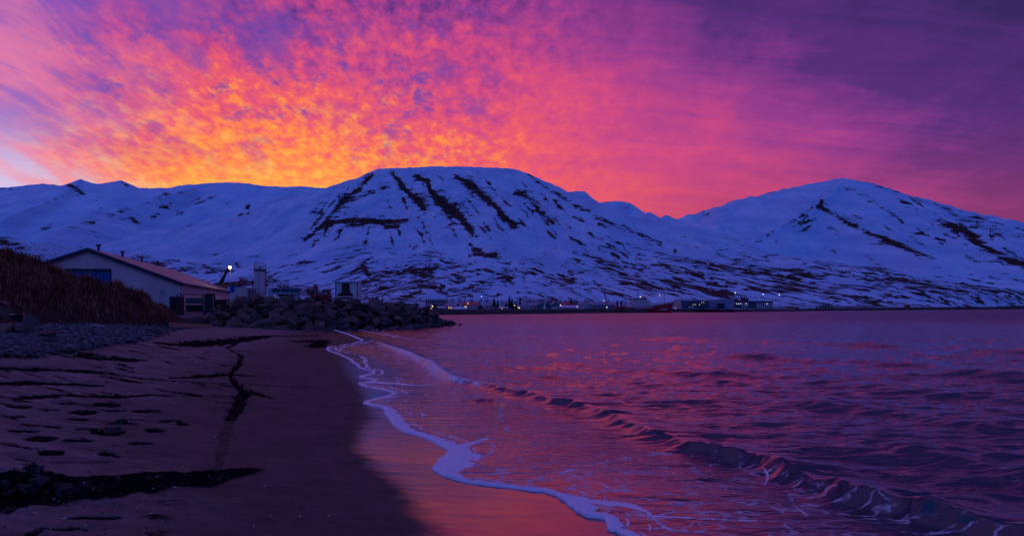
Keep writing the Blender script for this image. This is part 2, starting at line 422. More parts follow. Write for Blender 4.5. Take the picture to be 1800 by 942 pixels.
Rstrokes += gully_strokes(12, 1240, 1440, lambda a: np.interp(a, [1240, 1440], [440, 362]), lambda a: 452, lambda a: (-0.8, 0.5))
def Rcov(Q, V):
    return 0.12 + 0.45 * sst(V, 440, 500) + 0.3 * sst(Q, 1500, 1650) * sst(V, 350, 420) - 0.3 * sst(1400 - Q, 0, 80) * sst(450 - V, 0, 30)
P, X, Y = fan(980, 2000, 480, 1500, 5000, 230)
mountain('right_mountain', P, X, Y, Rc, Rs, lambda z: 1100 + 1.9 * z, Rstrokes, Rcov, ulen=210)

Lc = [(-500, 322, 5200), (-250, 335, 5100), (-100, 336, 5100), (0, 328, 5000), (40, 325, 5000), (75, 321, 5000), (105, 325, 5000), (130, 320, 5000), (143, 313.5, 5000), (156, 318, 5000), (172, 321, 5000),
      (192, 319, 5000), (213, 315.5, 5000), (226, 322, 5000), (240, 330, 5000), (290, 329, 5000), (330, 323, 5000), (360, 320, 5000), (400, 319, 5000), (440, 322, 5000), (470, 326, 5000),
      (540, 327, 5000), (620, 330, 5000), (720, 338, 5000), (900, 400, 5000), (1050, 500, 5000)]
Ls = [([(345, 327, 4800), (300, 340, 4400), (240, 358, 4000), (160, 382, 3500), (70, 412, 2900)], 560),
      ([(143, 316, 4950), (110, 338, 4600), (60, 360, 4200), (0, 385, 3800)], 420),
      ([(520, 330, 4900), (440, 372, 4000), (380, 410, 3200)], 600)]
Lstrokes = [([(330, 335), (290, 340), (270, 348)], [3, 4, 3], 0.55), ([(120, 323), (135, 332), (148, 340)], [3, 4, 3], 0.7), ([(190, 390), (230, 380), (240, 388)], [4, 5, 4], 0.5),
            ([(330, 333), (280, 350), (200, 375), (120, 400)], [2, 4, 7, 5], 0.42), ([(0, 331), (50, 333)], [2, 2], 0.5), ([(213, 318), (225, 328)], [2, 3], 0.5)]
Lstrokes += gully_strokes(26, 70, 480, lambda a: np.interp(a, [70, 240, 480], [345, 345, 340]), lambda a: 415, lambda a: (-0.85, 0.4))
def Lcov(Q, V):
    return 0.02 + 0.5 * sst(V, 360, 440) * sst(Q, 60, 220)
P, X, Y = fan(-520, 1000, 500, 2000, 5900, 190)
mountain('left_range', P, X, Y, Lc, Ls, lambda z: 1000 + 2.0 * z, Lstrokes, Lcov, ulen=230, gul=0.8)

Nc = [(-400, 380, 1550), (-200, 397, 1500), (0, 411, 1500), (60, 420, 1450), (130, 432, 1400), (250, 446, 1350), (330, 459, 1300), (400, 471, 1250), (480, 490, 1150), (560, 505, 1000), (650, 518, 900), (760, 538, 850)]
def Ncov(Q, V):
    return 0.80 + 0.35 * sst(V, 440, 480) - 0.1 * np.exp(-((Q - 480) / 60) ** 2)
Nstrokes = [([(365, 480), (395, 490), (430, 498)], [8, 16, 10], 0.85), ([(0, 420), (40, 432)], [6, 6], 0.7), ([(230, 452), (300, 466), (340, 478)], [3, 5, 5], 0.7), ([(30, 445), (70, 450)], [4, 4], 0.6)]
P, X, Y = fan(-420, 800, 440, 420, 1900, 130)
mountain('snowy_foothill', P, X, Y, Nc, [], lambda z: 500 + 2.2 * z, Nstrokes, Ncov, ulen=70, gul=0.7)

Pc = [(960, 385, 6200), (1000, 370, 6200), (1035, 357, 6200), (1085, 352, 6200), (1106, 355, 6200), (1150, 381, 6200), (1220, 405, 6200)]
P, X, Y = fan(940, 1240, 110, 4200, 6900, 70)
mountain('distant_peak', P, X, Y, Pc, [([(1106, 355, 6150), (1080, 375, 5600)], 300)], lambda z: 900 + 1.6 * z, [([(1030, 359), (1070, 354)], [1.5, 1.5], 0.4)], None, ulen=260)
Pc = [(1600, 392, 5600), (1660, 378, 5600), (1695, 373, 5600), (1740, 376, 5600), (1800, 398, 5600), (1900, 425, 5600), (2000, 430, 5600)]
P, X, Y = fan(1590, 2010, 120, 4200, 6400, 60)
mountain('distant_shoulder', P, X, Y, Pc, [], lambda z: 900 + 1.6 * z, [([(1700, 376), (1760, 390)], [2, 3], 0.4)], None, ulen=260)

def plain_z(px, Y):
    d = Y - shoreY(px)
    return 1.75 + np.clip(d - 60, 0, None) * 0.012 + np.clip(d - 500, 0, None) * 0.018
px = np.concatenate([np.linspace(-1500, -300, 20), np.linspace(-280, 2100, 420), np.linspace(2130, 3200, 20)])
t = np.linspace(0, 1, 110)
Pp, T = np.meshgrid(px, t)
Ys = shoreY(Pp) + 4
Yp = Ys * (np.maximum(4500, Ys * 1.5) / Ys) ** T
Xp = (Pp - 900) / F * Yp
Zp = plain_z(Pp, Yp) + sst(Yp - Ys, 40, 200) * 1.2 * fbm(Xp / 90, Yp / 90, 3, 6)
Vp = HY - F * (Zp - H) / Yp
cov = 0.55 + 0.35 * sst(Vp, 541, 520) + 0.0 * Xp - 0.35 * sst(Pp, 1350, 1500)
Zp[0] = -1.0; Zp[1] = np.minimum(Zp[1], 1.2)
rock = 0.95 * sst(60 - (Yp - Ys), 0, 30) * sst(Pp, 1330, 1150)
for pts, wid in [([(1636, 531.5), (1648, 530), (1659, 527), (1656, 523), (1640, 518), (1600, 516)], [2, 3, 4, 4, 3, 1.5]), ([(1440, 540), (1520, 539), (1600, 535), (1640, 531)], [1, 1.2, 1.5, 1.5]),
                 ([(1545, 525), (1590, 523), (1640, 528)], [2, 4, 2]), ([(1660, 527), (1720, 528), (1800, 527)], [1.5, 2, 2]), ([(1400, 513), (1470, 513), (1540, 515)], [1, 1.5, 1])]:
    d, par, _ = polydist(Pp, Vp, pts)
    rock = np.maximum(rock, 1.0 * np.exp(-(d / np.interp(par, np.arange(len(wid)), wid)) ** 2))
o = grid_mesh('snow_plain', Xp, Yp, Zp, SNOW, {'rock': rock, 'cov': cov}, (Xp / 60, Yp / 40))
o['kind'] = 'structure'
# ------------------------------------------------------------------ beach
XS = [(-30, 9), (0, 3.0), (3, 2.2), (6.9, 1.35), (8, 0.8), (10, -0.5), (14.4, -2.2), (28, -6.0), (40, -8.6), (56, -13), (70, -17.3), (85, -22), (120, -30)]
def shore_s(x, y):
    return (np.interp(y, [q[0] for q in XS], [q[1] for q in XS]) - x) * 0.95
def beach_base(x, y):
    s = shore_s(x, y)
    sp = np.clip(s, 0, None)
    k = 1.0 - 0.68 * sst(y, 20, 62)
    z = (0.02 * sp + 0.0145 * sp * sp)
    z = np.where(sp > 9, 0.02 * 9 + 0.0145 * 81 + (1 - np.exp(-(sp - 9) * 0.28)) * 0.35, z) * k
    z = z + (1 - k) * 1.15 * sst(sp, 10.5, 19)
    return np.where(s < 0, np.maximum(s * 0.045, -0.9), z)
def hit(px, py, zf=None, lo=4.0, hi=130.0):
    """ground point under a photograph pixel"""
    zf = zf or beach_base
    Y = np.geomspace(lo, hi, 3000)
    zr = H + (HY - py) / F * Y
    g_ = zf((px - 900) / F * Y, Y)
    k = np.argmax(zr <= g_)
    if zr[k] > g_[k]: k = len(Y) - 1
    return ((px - 900) / F * Y[k], Y[k], float(g_[k]))
def hits(pts): return [hit(*q)[:2] for q in pts]

# edge of the swash, top to bottom
EDGE_PX = [(560, 576), (583, 580), (634, 597), (604, 606), (571, 613.5), (609, 629), (630, 645), (655, 655), (628, 663), (660, 668), (630, 674), (650, 681), (674, 686), (690, 694), (650, 703), (638, 709), (674, 718),
           (678, 732), (699, 754), (743, 769), (784, 791), (778, 803), (759, 825), (782, 838), (824, 849), (905, 859), (966, 868), (999, 888), (1023, 906), (1061, 913), (1068, 931), (1096, 942), (1130, 985), (1180, 1060)]
EDGE_W = [3, 3, 3, 3, 3, 3, 3, 3, 5, 3, 5, 4, 5, 5, 5, 7, 10, 16, 16, 14, 26, 48, 40, 18, 12, 11, 11, 30, 22, 18, 20, 16, 16, 16]
def smooth_poly(pts, vals, n=5):
    """Catmull-Rom"""
    P_ = [pts[0]] + list(pts) + [pts[-1]]; out = []; ov = []
    for i in range(1, len(P_) - 2):
        p0, p1, p2, p3 = [np.array(q, float) for q in P_[i - 1:i + 3]]
        for k in range(n):
            t_ = k / n
            out.append(tuple(0.5 * (2 * p1 + (p2 - p0) * t_ + (2 * p0 - 5 * p1 + 4 * p2 - p3) * t_ ** 2 + (3 * p1 - p0 - 3 * p2 + p3) * t_ ** 3)))
            ov.append(vals[i - 1] * (1 - t_) + vals[i] * t_)
    out.append(tuple(pts[-1])); ov.append(vals[-1])
    return out, ov
EDGE_PX, EDGE_W = smooth_poly(EDGE_PX, EDGE_W, 4)
_rj = random.Random(4)
EDGE_PX = [(a + _rj.uniform(-1, 1) * 2.2, b + _rj.uniform(-1, 1) * 0.8) for a, b in EDGE_PX]
EDGE = hits(EDGE_PX)
EDGE_WM = [1.45 * wpx / F * math.hypot(*e) for wpx, e in zip(EDGE_W, EDGE)]
WET_PX = [(560, 580), (590, 610), (600, 650), (625, 680), (640, 715), (646, 735), (630, 755), (622, 785), (640, 815), (685, 848), (715, 882), (738, 915), (752, 945), (790, 1060)]
WET = hits(WET_PX)

# cuts and rills in the sand: (pixels, half width px, depth m, shade and wet floor painted dark)
RILLS = [
    ([(412, 590), (414, 604), (400, 611), (424, 624), (420, 640), (404, 658), (414, 672), (430, 688), (424, 700), (414, 720), (404, 738)], [3, 4, 4, 5, 6, 5, 7, 11, 13, 13, 9], 0.06, 0.85),
    ([(404, 738), (396, 765), (388, 800), (381, 832)], [10, 12, 10, 5], 0.012, 0.55),
    ([(-60, 646), (0, 646.5), (80, 648), (160, 652), (220, 661), (300, 668), (400, 674), (480, 678), (575, 682)], [4, 4, 3.5, 3.5, 3, 2.5, 2.5, 1.6, 1.2], 0.05, 1.0),
    ([(300, 664), (360, 661), (400, 658), (450, 661), (500, 664)], [1.5, 3, 3.5, 2, 1], 0.04, 1.0),
    ([(150, 628), (170, 625), (200, 629), (250, 632)], [3, 6, 5, 2], 0.03, 0.95),
    ([(-40, 676), (20, 674), (60, 672), (140, 675), (180, 677)], [3, 4, 5, 4, 2], 0.03, 0.95),
    ([(-40, 694), (40, 698), (110, 694), (170, 697), (260, 694), (330, 696), (410, 696)], [3, 4, 4, 3, 3, 2, 1.6], 0.03, 0.9),
    ([(285, 604), (330, 606), (390, 600), (414, 598), (470, 590), (560, 589)], [2, 2.5, 3, 2, 1.5, 1], 0.03, 0.9),
    ([(515, 600), (545, 599), (580, 597)], [2, 3.5, 2], 0.03, 0.9), ([(548, 610), (565, 602), (585, 597)], [2, 3, 2], 0.02, 0.9),
    ([(430, 686), (455, 694), (480, 700)], [4, 3, 2], 0.02, 0.9), ([(490, 698), (530, 702)], [1.5, 1.2], 0.01, 0.7),
    ([(100, 812), (150, 811), (195, 812)], [2, 3, 2], 0.02, 0.8),
    ([(120, 898), (160, 902), (205, 899)], [4, 6, 4], 0.02, 0.85), ([(40, 932), (70, 915), (100, 920), (145, 920)], [6, 8, 6, 5], 0.025, 0.85),
    ([(0, 880), (60, 868), (110, 866)], [12, 10, 5], 0.01, 0.75)]
SCARP = [(-120, 846), (-40, 838), (0, 836), (60, 834), (110, 840), (160, 843), (230, 839), (280, 834), (340, 836), (390, 829), (430, 827), (480, 824), (520, 823)]
SCARP_H = [0.22, 0.22, 0.20, 0.19, 0.16, 0.14, 0.12, 0.10, 0.085, 0.06, 0.04, 0.015, 0.0]
PRINTS = [(40, 716, 30), (72, 748, 42), (145, 725, 36), (42, 758, 30), (75, 770, 42), (140, 738, 22), (110, 709, 22), (190, 711, 34), (200, 721, 28), (258, 722, 34), (240, 738, 18), (85, 721, 20), (275, 724, 14),
          (190, 760, 50), (135, 774, 32), (215, 745, 34), (90, 795, 34), (188, 797, 26), (275, 757, 28), (60, 788, 16), (205, 802, 14), (250, 780, 26), (320, 745, 22), (150, 756, 20), (25, 732, 22), (300, 740, 24)]

col = np.linspace(-420, 1330, 680)
row = np.concatenate([np.linspace(546, 575, 70), np.linspace(575.5, 1010, 460), np.linspace(1015, 1250, 40)])
Ps, V0 = np.meshgrid(col, row)
Yb = H * F / (V0 - HY)
Xb = (Ps - 900) / F * Yb
Zb = beach_base(Xb, Yb)
S = shore_s(Xb, Yb)
dryness = sst(S, 2.2, 5.5)
Zb = Zb + dryness * (0.026 * fbm(Xb / 1.6, Yb / 1.1, 4, 21) + 0.012 * fbm(Xb / 0.45, Yb / 0.3, 3, 26)) + sst(S, 0.5, 3) * 0.004 * fbm(Xb / 0.35, Yb / 0.25, 3, 31)
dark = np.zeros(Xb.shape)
mpp = np.hypot(Xb, Yb) / F           # metres per photograph pixel
jit = fbm(Xb / 0.5, Yb / 0.5, 4, 8)
jit2 = fbm(Xb / 0.16, Yb / 0.16, 3, 18)
for pts, wid, dep, dk in RILLS:
    h2 = [hit(*q) for q in pts]
    # half width as seen across the ground: a level cut is foreshortened, so widen it along the view
    wm = [wq * q[1] / F * 0.9 for wq, q in zip(wid, h2)]
    fs = [abs((H - q[2]) / q[1]) for q in h2]
    d, par, _ = polydist(Xb, Yb * 1.0, h2)
    n_ = np.arange(len(wm))
    horiz = abs(pts[-1][0] - pts[0][0]) > 1.5 * abs(pts[-1][1] - pts[0][1])
    wl = np.interp(par, n_, wm)
    if horiz: wl = np.minimum(wl / np.interp(par, n_, fs) * 0.5, 0.6)
    e = d / (wl * (1 + 0.75 * jit + 0.3 * jit2) + 0.01)
    Zb = Zb - dep * np.exp(-e ** 4)
    Zb = Zb + dep * 0.35 * np.exp(-((e - 1.35) / 0.3) ** 2) * (0.7 + jit2)
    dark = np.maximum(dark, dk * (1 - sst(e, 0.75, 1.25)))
# small sand cliff in the foreground, its shadow painted dark into the colour
sc3 = [hit(*q) for q in SCARP]
d, par, side = polydist(Xb, Yb, sc3)
hgt = np.interp(par, np.arange(len(SCARP_H)), SCARP_H) * (1 + 0.5 * fbm(Xb / 0.35, Yb / 0.35, 3, 5))
sd_ = np.where(side > 0, 1, -1) * d + 0.10 * fbm(Xb / 0.45, Yb / 0.45, 3, 44)       # + behind the brink
below = sst(0.03 - sd_, 0.0, 0.13)
Zb = Zb - hgt * below * np.exp(-np.clip(-sd_ - 0.15, 0, None) / 0.9)
Zb = Zb + hgt * 0.30 * np.exp(-((sd_ - 0.10) / 0.12) ** 2) * (0.5 + 1.2 * np.clip(fbm(Xb / 0.22, Yb / 0.22, 2, 15), -0.3, 1))
w_ = np.interp(par, np.arange(len(SCARP_H)), SCARP_H) * 3.6
inner = np.clip(-sd_ + 0.07, 0, None)
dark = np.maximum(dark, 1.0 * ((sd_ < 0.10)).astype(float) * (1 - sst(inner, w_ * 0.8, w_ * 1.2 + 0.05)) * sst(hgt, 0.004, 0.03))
for (fx, fy, wpx) in PRINTS:
    q = hit(fx, fy); a_ = wpx / F * q[1] * 0.52 ; rot = random.uniform(-0.5, 0.5)
    ca, sa = math.cos(rot), math.sin(rot)
    lx = ((Xb - q[0]) * ca + (Yb - q[1]) * sa) / a_; ly = (-(Xb - q[0]) * sa + (Yb - q[1]) * ca) / (a_ * 1.8)
    e = np.sqrt(lx ** 2 + ly ** 2) * (1 + 0.35 * jit2 + 0.2 * jit)
    Zb = Zb - 0.035 * np.exp(-e ** 4) + 0.014 * np.exp(-((e - 1.25) / 0.3) ** 2)
    dark = np.maximum(dark, 0.98 * (1 - sst(e, 0.85, 1.2)))  # shade of the footprint hollow, painted into the sand colour
# thin dark streaks between the rills
Qs = 900 + F * Xb / Yb; Vs = HY - F * (Zb - H) / Yb
zone = sst(Vs, 585, 600) * (1 - sst(Vs, 700, 740)) * (1 - sst(Qs, 380, 520))
st = fbm(Xb / 1.3 + 0.25 * Yb, Yb / 0.55, 5, 51, 0.6)
dark = np.maximum(dark, 0.9 * zone * sst(st, 0.22, 0.42))
zone2 = sst(Vs, 700, 740) * (1 - sst(Qs, 250, 420))
dark = np.maximum(dark, 0.75 * zone2 * sst(fbm(Xb / 0.9, Yb / 0.4, 5, 61, 0.6), 0.34, 0.5))
# wetness: a glossy film between the foam and the drying line
dw, parw, sidew = polydist(Xb, Yb, WET)
sw = np.where(sidew > 0, 1, -1) * dw          # + towards the sea
ww = np.interp(Yb, [6, 10, 20, 60], [0.22, 0.2, 0.3, 1.0])
sw = sw + 0.16 * fbm(Xb / 0.9, Yb / 0.35, 4, 71)
wet = sst(sw, -ww * 0.6, ww * 1.6)
damp = 1 - sst(S, 3.2, 5.2)
dark = dark * (1 - wet)
pale = sst(S, 3.5, 6.5)

def sand_material():
    m, n, b = newmat('black_sand')
    pos = n.add('ShaderNodeTexCoord').outputs['Object']
    dk = attr(n, 'dark').outputs['Fac']; wt = attr(n, 'wet').outputs['Fac']; pl = attr(n, 'pale').outputs['Fac']
    a = n.noise(pos, 1.3, 6, 0.6); c = n.noise(pos, 90.0, 3, 0.7); e = n.noise(n.mapping(pos, (0.6, 2.2, 1)), 2.6, 6, 0.65)
    f = n.m('ADD', n.m('MULTIPLY', a, 0.5), n.m('MULTIPLY', e, 0.5))
    dry = n.mix(n.sstep(f, 0.35, 0.65), (0.105, 0.070, 0.063, 1), (0.290, 0.190, 0.170, 1))
    dmp = n.mix(n.sstep(f, 0.35, 0.65), (0.085, 0.048, 0.041, 1), (0.145, 0.083, 0.072, 1))
    base = n.mix(pl, dmp, dry)
    base = n.mix(n.sstep(c, 0.55, 0.75, 0, 0.35), base, (0.34, 0.24, 0.24, 1))
    base = n.mix(n.sstep(c, 0.42, 0.25, 0, 0.6), base, (0.02, 0.015, 0.017, 1))
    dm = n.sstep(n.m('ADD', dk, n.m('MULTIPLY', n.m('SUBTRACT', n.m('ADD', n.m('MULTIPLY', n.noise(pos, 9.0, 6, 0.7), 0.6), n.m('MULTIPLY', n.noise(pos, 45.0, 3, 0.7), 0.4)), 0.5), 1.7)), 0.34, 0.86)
    base = n.mix(dm, base, (0.012, 0.0085, 0.0095, 1))  # near-black tone: painted shade of cuts and hollows, plus the dark streaks
    n.put(b.inputs['Base Color'], base)
    b.inputs['Roughness'].default_value = 0.85; n.put(b.inputs['Specular IOR Level'], n.m('MULTIPLY', n.m('SUBTRACT', 1.0, dm), 0.12))
    hh = n.m('ADD', n.m('MULTIPLY', c, 0.006), n.m('ADD', n.m('MULTIPLY', n.noise(pos, 22.0, 4, 0.6), 0.018), n.m('MULTIPLY', e, 0.05)))
    bp = n.add('ShaderNodeBump', {'Strength': 0.85, 'Distance': 1.0, 'Height': hh})
    n.put(b.inputs['Normal'], bp.outputs[0])
    # film of water left by the last wave
    wb = n.add('ShaderNodeBsdfPrincipled', {'Base Color': (0.05, 0.028, 0.024, 1), 'IOR': 1.75, 'Specular IOR Level': 0.85, 'Roughness': n.sstep(e, 0.35, 0.7, 0.08, 0.2)})
    n.put(wb.inputs['Normal'], n.add('ShaderNodeBump', {'Strength': 0.05, 'Distance': 1.0, 'Height': hh}).outputs[0])
    mx = n.add('ShaderNodeMixShader', {0: wt, 1: b.outputs[0], 2: wb.outputs[0]})
    n.l.new(mx.outputs[0], [q for q in n.n if q.type == 'OUTPUT_MATERIAL'][0].inputs[0])
    return m
keep = (S > -6) & (Yb < 92)
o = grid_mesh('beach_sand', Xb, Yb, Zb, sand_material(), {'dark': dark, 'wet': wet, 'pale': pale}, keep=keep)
o['kind'] = 'structure'
_bs = (Xb, Yb, Zb)

# ------------------------------------------------------------------ sea
col = np.concatenate([np.linspace(-60, 470, 60), np.linspace(474, 1330, 500), np.linspace(1332.5, 1960, 250), np.linspace(1970, 2600, 40)])
row = np.concatenate([[541.3, 541.6, 542, 542.5, 543, 543.7, 544.5, 545.5], np.linspace(546.5, 1000, 500), np.linspace(1005, 1200, 30)])
Pw, V0 = np.meshgrid(col, row)
Yw = H * F / (V0 - HY); Xw = (Pw - 900) / F * Yw
Sw = shore_s(Xw, Yw)
de, pe, se = polydist(Xw, Yw, EDGE)
ed = np.where(se > 0, 1, -1) * de            # + inside the water
near_far = Yw > 95
ed = np.where(near_far, 50.0, ed)
wfade = sst(ed, 0.1, 2.5)
off = sst(-Sw, 0.5, 6.0)
# wind waves: crests mostly across the view, longer offshore
amp = (0.012 + 0.054 * off) * wfade * np.clip(1.2 - Yw / 260, 0.25, 1)
Zw = amp * (1.1 * fbm(Xw / 2.6 + 0.3 * Yw / 2, Yw / 0.85, 3, 101) + 0.7 * fbm(Xw / 0.75, Yw / 0.34, 2, 111))
Zw = Zw + amp * 1.6 * noise2(Xw / 7.0 - Yw * 0.05, Yw / 2.4 + Xw * 0.12, 121)
BREAK = [(668, 600), (700, 612), (740, 627), (770, 645), (800, 662), (835, 668), (880, 678), (930, 690), (985, 700), (1020, 707), (1060, 718), (1120, 744), (1180, 766), (1240, 780), (1300, 790), (1370, 806),
         (1440, 834), (1500, 850), (1560, 868), (1620, 884), (1700, 905), (1790, 928), (1900, 955), (2100, 1010)]
BH = [0.06, 0.09, 0.11, 0.14, 0.14, 0.12, 0.10, 0.10, 0.12, 0.11, 0.10, 0.10, 0.10, 0.12, 0.15, 0.17, 0.20, 0.22, 0.22, 0.20, 0.17, 0.15, 0.15, 0.15]
def wpt(px_, py_, z=0.0):
    Y_ = (H - z) * F / (py_ - HY); return ((px_ - 900) / F * Y_, Y_)
bpts, bh = smooth_poly([wpt(a, b, h_ * 0.8) for (a, b), h_ in zip(BREAK, BH)], BH, 4)
db, pb, sb = polydist(Xw, Yw, bpts)
bd = np.where(sb > 0, 1, -1) * db            # + seaward
bh_ = 0.85 * np.interp(pb, np.arange(len(bh)), bh)
fold = fbm(Xw / 0.7, Yw / 0.7, 4, 131)
calm = np.interp(900 + F * Xw / Yw, [1250, 1500], [1.0, 0.35])
bd2 = bd + 0.05 * fold * calm + 0.14 * noise2(pb * 0.3, pb * 0 + 3.3, 7)
bh_ = bh_ * (1 + 0.85 * noise2(pb * 0.24, pb * 0 + 1.1, 5) + 0.07 * fold * calm)
front = np.exp(-(np.clip(-bd2, 0, None) / 0.17) ** 2); rear = np.exp(-(np.clip(bd2, 0, None) / 0.75) ** 1.15)
wave = bh_ * np.where(bd2 < 0, front, rear)
wave = wave + front * 0.014 * calm * fbm(Xw / 0.18, Yw / 0.18, 3, 141) * (bd2 < 0.1)
trough = -0.05 * np.exp(-((bd2 + 0.55) / 0.4) ** 2)
Zw = Zw + (wave + trough) * wfade
# lesser swells further out and a small inner crest
def swell(pts, hs, wf, wr, seed):
    q, hh = smooth_poly([wpt(a, b) for a, b in pts], hs, 4)
    d_, p_, s_ = polydist(Xw, Yw, q)
    b_ = np.where(s_ > 0, 1, -1) * d_ + 0.3 * wf * fbm(Xw / (wf * 3), Yw / (wf * 3), 3, seed)
    h_ = np.interp(p_, np.arange(len(hh)), hh) * np.clip(1 + 1.1 * noise2(p_ * 0.35, p_ * 0 + 0.7, seed), 0.1, 2)
    return h_ * np.where(b_ < 0, np.exp(-(b_ / wf) ** 2), np.exp(-(b_ / wr) ** 2)), b_, h_
for pts, hs, wf, wr, sd2 in [
        ([(1100, 612), (1200, 620), (1300, 628), (1400, 634), (1520, 640), (1640, 650), (1800, 668), (1950, 684)], [0.05, .12, .16, .2, .18, .18, .16, .16], 0.8, 2.2, 3),
        ([(1000, 640), (1150, 652), (1250, 660), (1400, 668), (1600, 690), (1800, 705)], [0.0, .08, .1, .09, .1, .1], 0.6, 1.6, 13),
        ([(1150, 690), (1300, 700), (1500, 720), (1700, 750), (1850, 770)], [0.0, .06, .08, .08, .07], 0.5, 1.3, 23),
        ([(1250, 745), (1450, 770), (1650, 810), (1850, 850)], [0.0, .05, .07, .06], 0.4, 1.1, 33),
        ([(900, 590), (1100, 594), (1350, 602), (1600, 612), (1850, 622)], [0.06, .12, .15, .16, .16], 1.4, 3.5, 43),
        ([(862, 708), (885, 712), (890, 730), (880, 758)], [0.07, .09, .08, .04], 0.16, 0.5, 53),
        ([(1000, 872), (1080, 868), (1180, 880)], [0.03, .045, .02], 0.12, 0.4, 63)]:
    zz, _, _ = swell(pts, hs, wf, wr, sd2); Zw = Zw + zz * wfade
bed = beach_base(Xw, Yw)
foamw = np.interp(pe, np.arange(len(EDGE_WM)), EDGE_WM)
fe = ed / (foamw * (1 + 0.45 * fbm(Xw / 0.25, Yw / 0.25, 3, 9)) + 0.02)
lip = np.where((ed > 0), np.exp(-((fe - 0.35) / 0.45) ** 2), 0) * np.minimum(0.035, 0.012 + foamw * 0.12)
lump = 1 + 0.8 * fbm(Xw / 0.12, Yw / 0.12, 3, 19)
film = np.where(ed > 0, 0.006 + 0.010 * sst(ed, 0, 0.6) + lip * lump, -0.02 + np.maximum(ed, -3) * 0.25)
Zw = np.where(near_far, Zw, np.maximum(Zw, bed) + film)
# foam: edge ribbon, torn lace behind it, crests
foam = np.where((ed > -0.05) & ~near_far, 1.1 - sst(fe, 0.55, 1.35), 0)
mppw = Yw / F
for off_, am_, sd_f in ((17, 0.80, 71), (34, 0.74, 81), (58, 0.68, 91), (92, 0.62, 96)):
    c_ = off_ * mppw * (1 + 0.7 * noise2(pe * 0.22, pe * 0 + off_ + 0.5, 3)) + 0.25 * mppw * off_ * fbm(Xw / 0.8, Yw / 0.8, 3, sd_f)
    foam = np.maximum(foam, np.where(~near_far & (ed > 0), am_ * np.exp(-((ed - c_) / (3.2 * mppw)) ** 2) * np.clip(0.72 + 1.3 * noise2(pe * 0.35, pe * 0 + sd_f + 0.5, 9), 0, 1.1), 0))
Qw = 900 + F * Xw / Yw; Vw = HY - F * (Zw - H) / Yw
bfoam = np.interp(Qw, [660, 700, 760, 840, 860, 900, 1000, 1100, 1180, 1260, 1400, 1500, 1620, 1700, 1800], [0.48, 0.56, 0.57, 0.55, 0.40, 0.30, 0.36, 0.22, 0.2, 0.38, 0.38, 0.3, 0.24, 0.2, 0.15])
bfw = np.interp(Qw, [680, 760, 840, 900, 1300, 1800], [0.8, 0.8, 0.5, 0.25, 0.25, 0.25])
foam = np.maximum(foam, bfoam * np.exp(-(np.clip(-bd2 - 0.05, 0, None) / bfw) ** 2) * (bd2 < 0.12))
LACE = [([(784, 795), (808, 785), (832, 778), (858, 770)], [8, 6, 5, 2], 0.75), ([(990, 830), (1060, 812), (1130, 800), (1190, 795)], [3, 3, 4, 3], 0.5),
        ([(1040, 800), (1120, 793), (1200, 800), (1290, 806)], [2, 3, 3, 2], 0.45), ([(1120, 905), (1180, 908), (1260, 912), (1330, 915)], [3, 3, 4, 3], 0.6),
        ([(1250, 850), (1280, 862), (1275, 885)], [3, 3, 2], 0.5), ([(1320, 885), (1380, 882), (1420, 905)], [3, 4, 3], 0.5), ([(628, 666), (648, 671), (690, 673), (735, 677), (772, 674)], [3, 2.5, 1.8, 1.4, 0.6], 0.75),
        ([(1000, 880), (1060, 882), (1130, 895), (1160, 920), (1190, 935)], [6, 8, 6, 4, 3], 0.6), ([(630, 580), (680, 588), (740, 600)], [2, 3, 2], 0.5),
        ([(780, 745), (830, 748), (870, 740)], [2, 2, 2], 0.35), ([(880, 705), (882, 735), (895, 760)], [9, 9, 6], 0.45), ([(1340, 820), (1350, 835), (1345, 850)], [4, 4, 4], 0.55)]
for pts, wid, amt in LACE:
    d_, p_, _ = polydist(Qw, Vw, smooth_poly(pts, wid, 3)[0])
    w2 = np.interp(p_, np.arange(len(wid) * 3 - 2), np.interp(np.linspace(0, len(wid) - 1, len(wid) * 3 - 2), np.arange(len(wid)), wid))
    foam = np.maximum(foam, min(0.85, amt + 0.05) * np.exp(-(d_ / (w2 * (1 + 0.6 * fold))) ** 2))
lace = sst(Vw, 770, 830) * sst(bd2, 0.6, -0.4) * sst(ed, 0.0, 0.6) * 0.30 + 0.22 * sst(ed, 1.2, 0.0) * (ed > 0)
lace = np.where(near_far, 0, np.maximum(lace, 0.10 * sst(Vw, 760, 860) * sst(Qw, 1500, 1750)))

